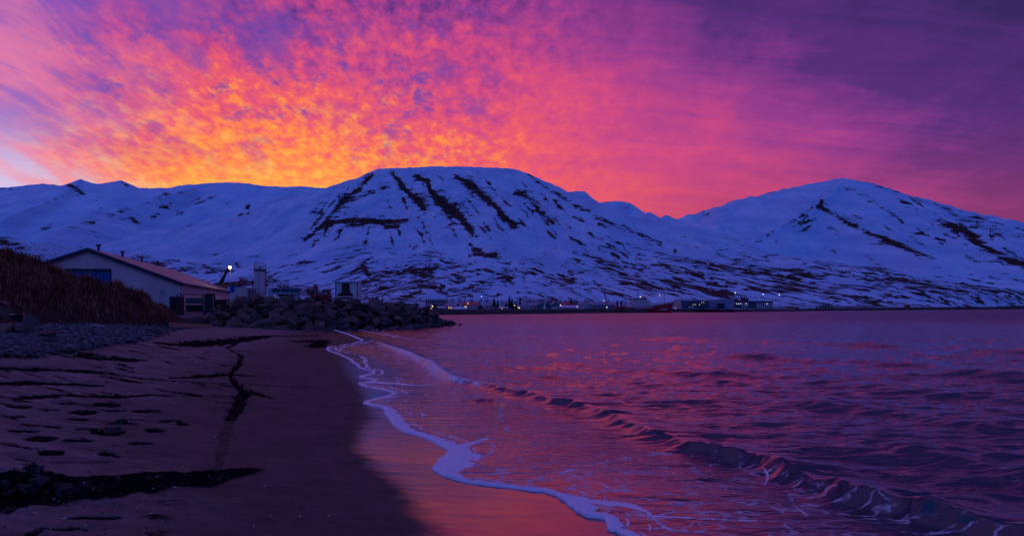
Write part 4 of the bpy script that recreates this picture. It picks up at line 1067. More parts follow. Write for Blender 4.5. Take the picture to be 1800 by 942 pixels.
# ------------------------------------------------------------------ things in the yard
def boxloc(px0, px1, py0, py1, Y_, gz_=None):
    """centre x, base z, width, height of something seen between these pixels at distance Y_"""
    x0 = (px0 - 900) / F * Y_; x1 = (px1 - 900) / F * Y_
    zt = H + (HY - py0) / F * Y_; zb = H + (HY - py1) / F * Y_ if gz_ is None else gz_
    return (x0 + x1) / 2, zb, x1 - x0, zt - zb
# steel rack with crates
x, z, wd_, ht = boxloc(312, 356, 517, 553, 84); z = 1.42; ht = H + (HY - 517) / F * 84 - z
rk = thing('steel_rack', 'open steel storage rack holding dark crates before the warehouse corner', 'rack', (x, 84, z), R(6))
for sx in (-1, 1):
    for sy in (0, 1): MB().box(sx * wd_ / 2 - 0.05, sx * wd_ / 2 + 0.05, sy * 1.4 - 0.05, sy * 1.4 + 0.05, 0, ht).build('post', RUST, rk)
for zz in (0.35, ht * 0.55, ht - 0.07):
    MB().box(-wd_ / 2 + 0.05, wd_ / 2 - 0.05, -0.045, 0.03, zz, zz + 0.09).build('rail', RUST, rk)
    MB().box(-wd_ / 2 + 0.05, wd_ / 2 - 0.05, 1.37, 1.44, zz, zz + 0.09).build('rail', RUST, rk)
MB().box(-wd_ / 2 + 0.05, wd_ / 2 - 0.05, 0.06, 1.34, 0.40, 0.45).build('shelf', RUST, rk)
MB().box(-wd_ / 2 + 0.05, wd_ / 2 - 0.05, 0.06, 1.34, ht * 0.55 + 0.02, ht * 0.55 + 0.07).build('shelf', RUST, rk)
MB().bar((-wd_ / 2 + 0.75, 0, 0.4), (-wd_ / 2 + 0.75, 0, ht), 0.07).build('ladder_post', RUST, rk)
for k in range(4): MB().bar((-wd_ / 2, 0.0, 0.5 + k * 0.5), (-wd_ / 2 + 0.75, 0.0, 0.5 + k * 0.5), 0.05).build('rung', RUST, rk)
def crate(loc, sx, sy, sz, label, rot=0.0, mat=DARK, group='crates stored on the racks'):
    t_ = thing('crate', label, 'crate', loc, rot, group)
    th_ = 0.04
    MB().box(-sx / 2, sx / 2, -sy / 2, sy / 2, 0, th_).build('bottom', mat, t_)
    for k, (a0, a1, b0, b1) in enumerate([(-sx / 2, sx / 2, -sy / 2, -sy / 2 + th_), (-sx / 2, sx / 2, sy / 2 - th_, sy / 2), (-sx / 2, -sx / 2 + th_, -sy / 2 + th_, sy / 2 - th_), (sx / 2 - th_, sx / 2, -sy / 2 + th_, sy / 2 - th_)]):
        MB().box(a0, a1, b0, b1, th_, sz).build('side', mat, t_)
    MB().box(-sx / 2 - 0.03, sx / 2 + 0.03, -sy / 2 - 0.03, -sy / 2 - 0.002, sz - 0.08, sz).build('rim', mat, t_)
    for k in range(3):
        xx = -sx / 2 + sx * (k + 0.5) / 3
        MB().box(xx - 0.03, xx + 0.03, -sy / 2 - 0.03, -sy / 2 - 0.002, th_, sz - 0.09).build('rib', mat, t_)
    return t_
GREYC = plain('grey_plastic', (0.11, 0.10, 0.115), 0.6, 0.3, 3.0)
c6, s6 = math.cos(R(6)), math.sin(R(6))
for k in range(3):
    for j, zz in enumerate((0.46, ht * 0.55 + 0.08)):
        lx = -0.3 + k * 0.62; ly = 0.7
        crate((x + lx * c6 - ly * s6, 84 + lx * s6 + ly * c6, z + zz), 0.56, 1.0, 0.78 if j == 0 else 0.62,
              ['left', 'middle', 'right'][k] + ' of three dark crates on the ' + ['lower', 'upper'][j] + ' shelf of the steel rack', R(6), GREYC if j else DARK)
x, z, wd_, ht = boxloc(295, 313, 521, 541, 86)
z = 1.42; crate((x, 87, z), wd_, 1.3, H + (HY - 521) / F * 86 - z, 'large black fish tub standing left of the steel rack', R(4), group=None)
x, z, wd_, ht = boxloc(362, 376, 516, 548, 84); z = 1.42; ht = H + (HY - 516) / F * 84 - z
cb = thing('cabinet', 'tall dark metal cabinet beside the warehouse side wall', 'cabinet', (x, 84, z))
MB().box(-wd_ / 2, wd_ / 2, -0.5, 0.5, 0.1, ht - 0.25).build('body', DARK, cb); MB().box(-wd_ / 2 + 0.1, wd_ / 2 - 0.05, -0.4, 0.4, ht - 0.25, ht).build('hood', DARK, cb)
for s in (-1, 1):
    MB().box(s * wd_ * 0.24 - wd_ * 0.22, s * wd_ * 0.24 + wd_ * 0.22, -0.54, -0.503, 0.2, ht - 0.35).build('door', plain('sooty_door', (0.03, 0.026, 0.03), 0.7), cb)
    MB().box(s * wd_ * 0.42 - 0.05, s * wd_ * 0.42 + 0.05, -0.4, 0.4, 0, 0.1).build('foot', DARK, cb)
x, z, wd_, ht = boxloc(374, 401, 518, 545, 80); z = 1.42
r2 = thing('pipe_rack', 'low rusty rack loaded with dark pipes next to the tall cabinet', 'rack', (x, 80, z), R(-3))
for sx in (-1, 1): MB().box(sx * wd_ / 2 * 0.92 - 0.06, sx * wd_ / 2 * 0.92 + 0.06, -0.06, 0.06, 0, 2.3 if sx < 0 else 1.9).build('post', plain('pale_rust', (0.26, 0.17, 0.13), 0.8), r2)
for zz in (0.5, 1.05, 1.6): MB().box(-wd_ / 2 * 0.88, wd_ / 2 * 0.88, -0.05, 0.05, zz, zz + 0.09).build('rail', RUST, r2)
for k in range(7): MB().tube((-wd_ / 2, 0.2 + 0.09 * (k % 3), 0.35 + 0.26 * k * 0.9), (wd_ / 2 * (0.75 if k % 2 else 1.05), 0.25 + 0.08 * (k % 2), 0.36 + 0.26 * k * 0.9), 0.12, n=10).build('pipe', DARK, r2)

# mobile crane behind the warehouse and the floodlight next to its boom
Y_ = 182
x, _, _ = W(388, 500, Y_); zb = 1.8
cr = thing('mobile_crane', 'dark mobile crane with raised boom behind the warehouse', 'crane', (x, Y_, zb))
YEL = plain('dull_yellow_paint', (0.20, 0.12, 0.03), 0.6, 0.4, 1.5)
def lp(px_, py_, y=0.0): q = W(px_, py_, Y_ + y); return (q[0] - x, y, q[2] - zb)
MB().box(-2.0, 3.6, -1.2, 1.2, 0.7, 2.6).build('chassis', YEL, cr)
MB().box(*(lp(379, 500)[0], lp(384, 500)[0]), -1.0, 1.0, 2.6, lp(380, 498)[2]).build('cab', DARK, cr)
MB().box(lp(385, 500)[0], lp(397, 500)[0], -1.1, 1.1, 2.61, lp(390, 499)[2]).build('turntable', YEL, cr)
MB().bar(lp(384, 507), lp(393, 488), 0.75).build('boom', DARK, cr); MB().bar(lp(392.5, 489), lp(401, 471.5), 0.5).build('boom_extension', DARK, cr)
MB().bar(lp(394, 505, 0.1), lp(391, 492, 0.1), 0.25).build('ram', STEEL, cr)
for k in range(3):
    MB().tube((-1.4 + k * 2.1, -1.3, 0.62), (-1.4 + k * 2.1, -0.8, 0.62), 0.62, n=16).build('wheel', DARK, cr); MB().tube((-1.4 + k * 2.1, 0.8, 0.62), (-1.4 + k * 2.1, 1.3, 0.62), 0.62, n=16).build('wheel', DARK, cr)
LAMP = glowmat('floodlight_glow', (1.0, 0.86, 0.55), 12.0)
LAMPC = glowmat('cool_lamp_glow', (0.80, 0.88, 1.0), 1.4)
LAMPW = glowmat('warm_lamp_glow', (1.0, 0.66, 0.30), 1.6)
def sphere(name, r, mat, parent, loc, n_=10):
    bm = bmesh.new(); bmesh.ops.create_uvsphere(bm, u_segments=n_, v_segments=n_ // 2 + 1, radius=r)
    me = bpy.data.meshes.new(name); bm.to_mesh(me); bm.free()
    o = link(name, me, mat, parent); o.location = loc; return o
Y_ = 150; x, _, zt = W(405, 470, Y_)
fl = thing('floodlight', 'single bright floodlight on a thin mast above the yard', 'floodlight', (x, Y_, 1.4))
MB().tube((0, 0, 0), (0, 0, zt - 1.4 - 0.3), 0.05, 0.035).build('mast', STEEL, fl)
MB().box(-0.28, 0.28, 0.05, 0.30, zt - 1.4 - 0.30, zt - 1.4 + 0.30).build('housing', DARK, fl)
sphere('lamp', 0.30, LAMP, fl, (0, -0.30, zt - 1.4))
ld = bpy.data.lights.new('floodlight_light', 'POINT'); ld.energy = 350; ld.color = (1, 0.85, 0.6); ld.shadow_soft_size = 0.3
lo = bpy.data.objects.new('floodlight_light', ld); C.objects.link(lo); lo.parent = fl; lo.location = (0, -0.8, zt - 1.4)

def container(name, label, cat, px0, px1, py0, py1, Y_, mat, dep=2.4, gz_=None, group=None, rot=0.0, frame=None, ribs=True):
    x, z, wd_, ht = boxloc(px0, px1, py0, py1, Y_, gz_)
    t_ = thing(name, label, cat, (x, Y_, z), rot, group)
    MB().box(-wd_ / 2, wd_ / 2, 0, dep, 0.06, ht - 0.03).build('body', mat, t_)
    fm_ = frame or mat
    for sx in (-1, 1): MB().box(sx * wd_ / 2 - 0.07, sx * wd_ / 2 + 0.07, -0.06, 0.08, 0, ht).build('corner_post', fm_, t_)
    MB().box(-wd_ / 2 + 0.07, wd_ / 2 - 0.07, -0.05, -0.003, ht - 0.14, ht).build('top_rail', fm_, t_)
    MB().box(-wd_ / 2 + 0.07, wd_ / 2 - 0.07, -0.05, -0.003, 0, 0.14).build('bottom_rail', fm_, t_)
    if ribs:
        nr_ = max(3, min(10, int(wd_ / 0.45)))
        for k in range(nr_):
            xx = -wd_ / 2 + 0.1 + (wd_ - 0.2) * (k + 0.5) / nr_
            MB().box(xx - 0.06, xx + 0.06, -0.035, -0.002, 0.15, ht - 0.15).build('rib', mat, t_)
    return t_
BLUEP = plain('bright_blue_paint', (0.02, 0.07, 0.45), 0.5, 0.25, 1.0, streaks=True)
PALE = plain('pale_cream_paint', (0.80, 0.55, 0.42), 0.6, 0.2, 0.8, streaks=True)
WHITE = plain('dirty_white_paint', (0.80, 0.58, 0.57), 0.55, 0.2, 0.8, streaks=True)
container('shipping_container', 'bright blue container beyond the warehouse end, stacked on a white one', 'container', 405, 424, 503, 514.6, 140, BLUEP, gz_=H + (HY - 514.6) / F * 140)
container('shipping_container', 'white container under the bright blue one beyond the warehouse', 'container', 404, 422, 515, 530, 140, WHITE, gz_=1.75 + 0.0)
container('box_trailer', 'cream boxy trailer body between the blue container and the silo', 'trailer', 413, 432, 505, 530, 116, PALE, gz_=2.95, ribs=False, rot=R(-4))
TYRE = plain('tyre_rubber', (0.030, 0.020, 0.012), 0.9, 0.3, 6.0)
for (px_, py_, lb) in [(418, 519, 'left of two old tyres leaning below the cream trailer'), (426, 519.5, 'right of two old tyres leaning below the cream trailer')]:
    q = W(px_, py_, 96)
    bm = bmesh.new()
    n1, n2 = 18, 8; vsx = []
    for i in range(n1):
        a_ = 2 * math.pi * i / n1
        vsx.append([bm.verts.new(((0.36 + 0.15 * math.cos(2 * math.pi * j / n2)) * math.cos(a_), 0.15 * math.sin(2 * math.pi * j / n2), (0.36 + 0.15 * math.cos(2 * math.pi * j / n2)) * math.sin(a_))) for j in range(n2)])
    for i in range(n1):
        for j in range(n2): bm.faces.new((vsx[i][j], vsx[(i + 1) % n1][j], vsx[(i + 1) % n1][(j + 1) % n2], vsx[i][(j + 1) % n2]))
    bmesh.ops.recalc_face_normals(bm, faces=bm.faces)
    me = bpy.data.meshes.new('tyre'); bm.to_mesh(me); bm.free()
    o = link('tyre', me, TYRE); o.location = (q[0], 96, 3.40); o.rotation_euler = (R(-12), 0, R(_rs.uniform(-20, 20)))
    tag(o, lb, 'tyre', 'tyres below the trailer')
    o2 = MB().tube((0, -0.06, 0), (0, 0.06, 0), 0.20, n=12).build('rim', RUST, o)
for (px_, pt_, Yq, lb) in [(433.5, 488, 118, 'thin bare metal mast right of the cream trailer'), (415.5, 485, 150, 'thin pale pole rising behind the bright blue container')]:
    q = W(px_, pt_, Yq); t_ = thing('mast', lb, 'mast', (q[0], Yq, 1.5 if Yq > 130 else 2.9))
    hh_ = q[2] - (1.5 if Yq > 130 else 2.9)
    MB().tube((0, 0, 0), (0, 0, hh_), 0.07, 0.04).build('pole', STEEL, t_); MB().box(-0.25, 0.25, -0.02, 0.02, hh_ - 0.5, hh_ - 0.44).build('cross_arm', STEEL, t_)
    MB().box(-0.2, 0.2, -0.2, 0.2, 0, 0.06).build('foot_plate', STEEL, t_)
# pallets between mast and silo
x, z, wd_, ht = boxloc(435, 447, 506, 530, 112, 2.95)
ps = thing('pallet_stack', 'grey stack of pallets standing left of the silo', 'pallets', (x, 112, 2.95))
for k in range(10):
    MB().box(-wd_ / 2, wd_ / 2, 0, 1.1, k * ht / 10, k * ht / 10 + 0.05).build('board', STEEL, ps)
    for s in (-1, 0, 1): MB().box(s * wd_ * 0.42 - 0.06, s * wd_ * 0.42 + 0.06, 0.02, 1.08, k * ht / 10 + 0.051, (k + 1) * ht / 10 - 0.001).build('block', STEEL, ps)

# silo
Y_ = 115.0
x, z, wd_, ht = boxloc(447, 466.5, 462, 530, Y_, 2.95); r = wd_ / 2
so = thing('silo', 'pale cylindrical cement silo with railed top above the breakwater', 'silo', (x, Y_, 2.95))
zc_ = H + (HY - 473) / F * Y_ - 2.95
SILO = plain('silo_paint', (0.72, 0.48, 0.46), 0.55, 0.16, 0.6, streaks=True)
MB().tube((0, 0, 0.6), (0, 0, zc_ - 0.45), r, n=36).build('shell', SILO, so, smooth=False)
MB().tube((0, 0, zc_ - 0.449), (0, 0, zc_), r * 1.02, n=36).build('top_band', plain('dusty_band', (0.14, 0.11, 0.11), 0.8), so)
for a_ in range(4): MB().box(math.cos(a_ * 1.57 + 0.78) * r * 0.85 - 0.08, math.cos(a_ * 1.57 + 0.78) * r * 0.85 + 0.08, math.sin(a_ * 1.57 + 0.78) * r * 0.85 - 0.08, math.sin(a_ * 1.57 + 0.78) * r * 0.85 + 0.08, 0, 0.62).build('leg', RUST, so)
rl = MB()
for k in range(14):
    a_ = 2 * math.pi * k / 14; rl.tube((r * math.cos(a_), r * math.sin(a_), zc_), (r * math.cos(a_), r * math.sin(a_), ht), 0.025, n=5)
    for zz in (ht, zc_ + (ht - zc_) * 0.5):
        b_ = 2 * math.pi * (k + 1) / 14; rl.tube((r * math.cos(a_), r * math.sin(a_), zz), (r * math.cos(b_), r * math.sin(b_), zz), 0.025, n=5)
rl.build('guard_rail', STEEL, so)
MB().tube((r + 0.16, -0.25, 0.3), (r + 0.16, -0.25, zc_), 0.03, n=6).tube((r + 0.16, 0.15, 0.3), (r + 0.16, 0.15, zc_), 0.03, n=6).build('ladder_rail', RUST, so)
for k in range(16): MB().tube((r + 0.16, -0.25, 0.5 + k * (zc_ - 0.6) / 16), (r + 0.16, 0.15, 0.5 + k * (zc_ - 0.6) / 16), 0.02, n=5).build('ladder_rung', RUST, so)
MB().tube((0, 0, zc_), (0, 0, zc_ + 0.35), 0.35, 0.25, n=12).build('filter_cap', STEEL, so)
MB().tube((r * 0.2, -r - 0.06, 0.6), (r * 0.2, -r - 0.06, zc_), 0.05, n=6).build('fill_pipe', STEEL, so)

# aggregate hopper
Y_ = 112.0
x, z, wd_, ht = boxloc(470, 525.5, 506, 532, Y_, 2.95)
hp = thing('aggregate_hopper', 'long pale hopper with dark bin panels beside the silo', 'hopper', (x, Y_, 2.95))
PALEB = plain('pale_grey_frame', (0.36, 0.38, 0.42), 0.55, 0.2, 1.0)
TEAL = plain('dark_teal_sheet', (0.035, 0.075, 0.10), 0.4, 0.3, 1.2, streaks=True)
b0 = ht - 0.78
MB().prism([(-wd_ / 2, b0), (wd_ / 2 - 0.35, b0), (wd_ / 2, ht), (-wd_ / 2, ht)], 0.1, 1.9).build('bin_body', PALEB, hp)
for k in range(3):
    x0 = -wd_ / 2 + 0.75 + k * 1.48
    MB().prism([(x0, b0 + 0.06), (x0 + 1.32, b0 + 0.06), (x0 + (1.36 if k < 2 else 1.52), ht - 0.08), (x0, ht - 0.08)], 0.03, 0.097).build('bin_panel', TEAL, hp)
MB().box(-wd_ / 2, wd_ / 2 - 0.3, 0.0, 2.0, b0 - 0.24, b0 - 0.003).build('frame_beam', PALEB, hp)
MB().box(-wd_ / 2 + 1.6, wd_ / 2 - 0.9, 0.4, 1.6, b0 - 0.62, b0 - 0.25).build('conveyor', DARK, hp)
for xx in (-wd_ / 2 + 0.2, -wd_ / 2 + 1.5, wd_ / 2 - 0.7):
    for yy in (0.15, 1.75): MB().box(xx - 0.09, xx + 0.09, yy - 0.09, yy + 0.09, 0, b0 - 0.25).build('leg', PALEB, hp)

# red excavator
Y_ = 104.0
x, z, wd_, ht = boxloc(541, 578, 500, 532, Y_, 2.95)
ex = thing('excavator', 'red excavator with upright arm parked on top of the breakwater', 'excavator', (x, Y_, 2.95))
REDP = plain('faded_red_paint', (0.30, 0.028, 0.022), 0.55, 0.4, 1.5)
def lq(px_, py_, y=0.0): q = W(px_, py_, Y_); return (q[0] - x, y, q[2] - 2.95)
MB().box(lq(545, 0)[0], lq(577, 0)[0], 0.0, 2.2, 0.75, lq(0, 518)[2]).build('body', REDP, ex)
MB().box(lq(566, 0)[0], lq(577, 0)[0], 0.1, 1.5, lq(0, 518)[2] + 0.01, lq(0, 510)[2]).build('cab', REDP, ex)
MB().box(lq(568.5, 0)[0], lq(575.5, 0)[0], 0.06, 0.098, lq(0, 519.5)[2] + 0.1, lq(0, 513)[2]).build('cab_window', plain('greenish_glass', (0.16, 0.26, 0.22), 0.15, 0.1, 1.0, spec=0.8), ex)
MB().box(lq(566.5, 0)[0], lq(577.5, 0)[0], 0.0, 1.6, lq(0, 510)[2] + 0.002, lq(0, 509)[2]).build('cab_roof', REDP, ex)
for k in range(3): MB().tube((lq(567 + k * 4.2, 0)[0], 0.1, lq(0, 509)[2]), (lq(567 + k * 4.2, 0)[0], 0.1, lq(0, 507.6)[2]), 0.08, n=8).build('work_lamp', STEEL, ex)
MB().prism([(lq(553, 0)[0], lq(0, 523)[2]), (lq(559, 0)[0], lq(0, 523)[2]), (lq(559.5, 0)[0], lq(0, 505)[2]), (lq(557.5, 0)[0], lq(0, 500.5)[2]), (lq(554.5, 0)[0], lq(0, 500.5)[2]), (lq(552.6, 0)[0], lq(0, 505)[2])], -0.55, -0.1).build('arm', REDP, ex)
MB().tube((lq(556, 0)[0], -0.62, lq(0, 520)[2]), (lq(556, 0)[0], -0.62, lq(0, 506)[2]), 0.1, n=8).build('hydraulic_ram', STEEL, ex)
MB().bar(lq(550, 501), lq(560, 500.3), 0.12).build('arm_head', DARK, ex)
for a0, a1 in [((542, 510), (542, 520)), ((550, 510), (550, 520)), ((541.5, 510), (551, 509))]: MB().bar(lq(*a0, 0.1), lq(*a1, 0.1), 0.12).build('guard_frame', DARK, ex)
MB().box(lq(543.5, 0)[0], lq(550, 0)[0], 0.2, 1.2, lq(0, 517.9)[2], lq(0, 512.5)[2]).build('engine_hood', REDP, ex)
for yy in (-0.1, 1.7): MB().prism([(lq(545, 0)[0], 0.15), (lq(546.5, 0)[0], 0.0), (lq(575, 0)[0], 0.0), (lq(577, 0)[0], 0.15), (lq(577, 0)[0], 0.6), (lq(575, 0)[0], 0.74), (lq(546.5, 0)[0], 0.74), (lq(545, 0)[0], 0.6)], yy, yy + 0.5).build('track', DARK, ex)

# painted site hut
Y_ = 100.0
x, z, wd_, ht = boxloc(590, 628, 495, 530, Y_, 2.95)
hu = thing('site_hut', 'white hut with a dark red funnel shape painted on its front', 'hut', (x, Y_, 2.95), R(-2))
zb_ = 0.42
MB().box(-wd_ / 2, wd_ / 2, 0, 2.6, zb_, ht - 0.08).build('wall', WHITE, hu)
MB().box(-wd_ / 2 - 0.08, wd_ / 2 + 0.08, -0.1, 2.7, ht - 0.079, ht).build('roof', PALEB, hu)
TEALT = plain('teal_trim', (0.05, 0.20, 0.26), 0.5, 0.2, 1.0)
for sx in (-1, 1): MB().box(sx * wd_ / 2 - 0.07 + sx * 0.02, sx * wd_ / 2 + 0.07 + sx * 0.02, -0.06, 0.1, 0.0 if sx > 0 else zb_, ht - 0.08).build('corner_trim', TEALT, hu)
MB().box(-wd_ / 2 + 0.07, wd_ / 2 - 0.07, -0.05, -0.003, ht - 0.2, ht - 0.08).build('head_trim', TEALT, hu)
RED2 = plain('oxide_red_paint', (0.085, 0.018, 0.020), 0.7, 0.35, 1.6, streaks=True)
def hx_(px_): return (px_ - 900) / F * Y_ - x
def hz_(py_): return H + (HY - py_) / F * Y_ - 2.95
MB().prism([(hx_(592.5), hz_(520.5)), (hx_(622), hz_(520.5)), (hx_(621), hz_(518.5)), (hx_(615), hz_(511.5)), (hx_(614.8), hz_(497.8)), (hx_(601), hz_(497.8)), (hx_(601), hz_(513.5)), (hx_(592.5), hz_(517.8))], -0.03, -0.003).build('painted_panel', RED2, hu)
MB().box(hx_(596), hx_(599), -0.03, -0.003, hz_(511), hz_(505.5)).build('notice', PALEB, hu); MB().box(hx_(596.6), hx_(598.4), -0.036, -0.031, hz_(509.5), hz_(507)).build('notice_panel', WHITE, hu)
MB().box(hx_(594), hx_(621), -0.03, -0.003, hz_(525.5), hz_(522.6)).build('lower_panel', RED2, hu)
for xx in (-wd_ / 2 + 0.3, 0, wd_ / 2 - 0.3): MB().box(xx - 0.1, xx + 0.1, 0.2, 2.4, 0, zb_ - 0.003).build('skid', DARK, hu)

# ------------------------------------------------------------------ driftwood and scraps on the beach
WOOD = plain('weathered_wood', (0.48, 0.25, 0.14), 0.8, 0.35, 4.0, streaks=False)
a_ = ((300 - 900) / F * 48.0, 48.0); c_ = ((371 - 900) / F * 61.0, 61.0)
a_ = (*a_, float(beach_base(*map(np.array, a_)))); c_ = (*c_, float(beach_base(*map(np.array, c_))))
pl = MB(); d_ = Vector((c_[0] - a_[0], c_[1] - a_[1], c_[2] - a_[2])); L_ = d_.length
for k in range(8):
    pass
pl.prism([(0, 0), (L_, 0.02), (L_, 0.20), (L_ * 0.5, 0.27), (0.1, 0.34), (0, 0.30)], -0.14, 0.14)
o = pl.build('wooden_beam', WOOD); o.location = (a_[0], a_[1], a_[2] + 0.06); o.rotation_euler = (0, -math.asin(d_.z / L_), math.atan2(d_.y, d_.x))
tag(o, 'long tapering reddish wooden beam lying on gravel below the grassy bank', 'beam')
def stick(pts, r, label, mat):
    hs_ = [hit(*q) for q in pts]; b0_ = hs_[0]; q = MB()
    for i in range(len(hs_) - 1):
        p0 = Vector(hs_[i]) - Vector(b0_); p1 = Vector(hs_[i + 1]) - Vector(b0_)
        q.tube(p0 + Vector((0, 0, r * (2.2 + (i % 2)))), p1 + Vector((0, 0, r * (2.2 + ((i + 1) % 2)))), r * (1 - 0.25 * i / len(hs_)), r * (1 - 0.25 * (i + 1) / len(hs_)), n=7)
    o = q.build('driftwood', mat, smooth=True); o.location = (b0_[0], b0_[1], b0_[2] + 0.05)
    tag(o, label, 'driftwood', 'driftwood sticks on the gravel')
PALEW = plain('bleached_wood', (0.42, 0.33, 0.30), 0.8, 0.3, 6.0)
stick([(80, 566), (90, 567.5), (98, 569), (106, 571)], 0.045, 'bleached driftwood stick on gravel right of the boulder heap', PALEW)
stick([(158, 579.5), (166, 578.6), (175, 580), (184, 580.5)], 0.04, 'pinkish driftwood stick on mid gravel below the bank', PALEW)
stick([(112, 547), (118, 552), (124, 556), (122, 559), (117, 560)], 0.035, 'curled pale branch on bare soil at the foot of the bank', PALEW)
stick([(155, 562), (160, 565), (166, 568)], 0.05, 'short stubby log at the upper rim of the gravel', WOOD)
# clods fallen along the little sand cliff
CLOD = plain('wet_sand_clod', (0.035, 0.024, 0.024), 0.9, 0.4, 8.0)
CR = []
for me_ in ROCKS[:5]:
    c = me_.copy(); c.materials.clear(); c.materials.append(CLOD); CR.append(c)
beach = bpy.data.objects['beach_sand']
for k in range(64):
    i = _rs.uniform(0.5, 10.5); j = int(i); f_ = i - j
    q = np.array(sc3[j]) * (1 - f_) + np.array(sc3[j + 1]) * f_
    r = _rs.uniform(0.02, 0.085) * np.interp(i, [0, 6, 11], [1.1, 1.0, 0.45])
    put_rock(beach, (q[0] + _rs.uniform(-0.05, 0.05), q[1] - _rs.uniform(-0.04, 0.32), q[2] - (0.02 if _rs.random() < 0.5 else 0.09)), r, name='sand_clod', pool=CR, squash=0.8)
WEED = plain('kelp', (0.012, 0.010, 0.009), 0.35, 0.4, 20.0, spec=0.5)
for (px_, py_, wpx, lb) in [(212, 746, 26, 'dark seaweed clump higher of the two by the footprints'), (196, 760, 44, 'widest dark seaweed clump among the footprints'), (172, 629, 26, 'black seaweed heap on the sand just below the gravel'), (60, 828, 30, 'dark seaweed scrap on the brink of the sand step')]:
    q = hit(px_, py_); r = wpx / F * q[1] * 0.5
    mbs = MB()
    for k in range(46):
        a0 = _rs.uniform(0, 6.28); rr_ = r * math.sqrt(_rs.random()); x0, y0 = rr_ * math.cos(a0), rr_ * math.sin(a0) * 0.7
        th_ = _rs.uniform(0, 6.28); l_ = r * _rs.uniform(0.25, 0.6); zz = 0.02 + 0.05 * (1 - rr_ / r) * _rs.random()
        wv_ = Vector((-math.sin(th_), math.cos(th_), 0)) * 0.018
        p0 = Vector((x0, y0, zz)); p1 = p0 + Vector((math.cos(th_) * l_ * 0.5, math.sin(th_) * l_ * 0.5, _rs.uniform(0.0, 0.05))); p2 = p1 + Vector((math.cos(th_ + 0.5) * l_ * 0.5, math.sin(th_ + 0.5) * l_ * 0.5, -0.05))
        mbs.quad(tuple(p0 - wv_), tuple(p0 + wv_), tuple(p1 + wv_), tuple(p1 - wv_)); mbs.quad(tuple(p1 - wv_), tuple(p1 + wv_), tuple(p2 + wv_ * 0.5), tuple(p2 - wv_ * 0.5))
    o = mbs.build('seaweed', WEED); o.location = q; tag(o, lb, 'seaweed', 'seaweed scraps on the sand')

# pebbles and shell grit scattered over the open sand
vv = []; ff = []; off_ = 0
for k in range(900):
    q_ = rgp.uniform(-20, 760); v_ = 600 + 342 * rgp.rand() ** 1.2
    if q_ > 560 + 0.25 * (v_ - 600): continue
    hx, hy_, hz = hit(q_, v_)
    r = min(0.013, rgp.gamma(2.2, 0.0030) + 0.003)
    bv, bf = ico[rgp.randint(6)]
    vv.append(bv * np.array([r * 1.3, r, r * 0.6]) + np.array([hx, hy_, hz + 0.004])); ff.append(bf + off_); off_ += len(bv)
me = bpy.data.meshes.new('shell_grit'); me.from_pydata(np.concatenate(vv).tolist(), [], np.concatenate(ff).tolist()); me.update()
m, n, b = newmat('shell_grit')
isl = n.add('ShaderNodeNewGeometry').outputs['Random Per Island']
n.put(b.inputs['Base Color'], n.ramp(isl, [(0.0, (0.012, 0.01, 0.011)), (0.7, (0.06, 0.05, 0.05)), (0.9, (0.3, 0.26, 0.25)), (1.0, (0.7, 0.62, 0.6))]))
b.inputs['Roughness'].default_value = 0.7
sg = link('shell_grit', me, m, beach); sg['kind'] = 'stuff'
# ------------------------------------------------------------------ far shore of the bay
def wall_strip(name, pxs, ztop, run, label, cat, mat, seed, lump=0.35):
    ps = np.linspace(pxs[0], pxs[1], int(abs(pxs[1] - pxs[0]) * 0.9))
    us = np.array([-0.15, 0.0, 0.25, 0.5, 0.75, 1.0, 1.4, 2.2])
    zs = np.array([-0.25, -0.05, 0.25, 0.55, 0.82, 1.0, 1.0, 0.6])
    Pq, U = np.meshgrid(ps, us); Zf = np.repeat(zs[:, None], len(ps), 1)
    Y_ = shoreY(Pq) + U * run; zt_ = np.interp(Pq, [q[0] for q in ztop], [q[1] for q in ztop])
    Xq = (Pq - 900) / F * Y_
    Zq = Zf * zt_ + lump * fbm(Xq / 2.2, Y_ / 2.2 + U * 3, 3, seed) * (U > -0.1)
    o = grid_mesh(name, Xq, Y_, Zq, mat, smooth=False)
    return tag(o, label, cat)
SEAW = plain('dark_rubble_wall', (0.060, 0.038, 0.036), 0.9, 0.6, 0.6, bump=0.9, bscale=1.5)
wall_strip('sea_wall', (640, 1400), [(640, 1.8), (780, 1.55), (1000, 1.55), (1200, 1.35), (1400, 1.35)], 4.0, 'low dark rubble sea wall in front of the harbour town', 'sea wall', SEAW, 3)
wall_strip('rubble_embankment', (1397, 1762), [(1397, 1.4), (1450, 1.9), (1550, 2.5), (1650, 3.2), (1700, 3.8), (1745, 3.4), (1762, 0.5)], 9.0, 'long dark embankment along the bare shore right of the harbour', 'embankment', SEAW, 13, 0.7)
wall_strip('rubble_embankment', (1735, 2300), [(1735, 3.0), (1770, 5.5), (1830, 6.5), (2300, 6)], 22.0, 'farthest dark embankment at the right edge of the bay', 'embankment', SEAW, 23, 1.5)

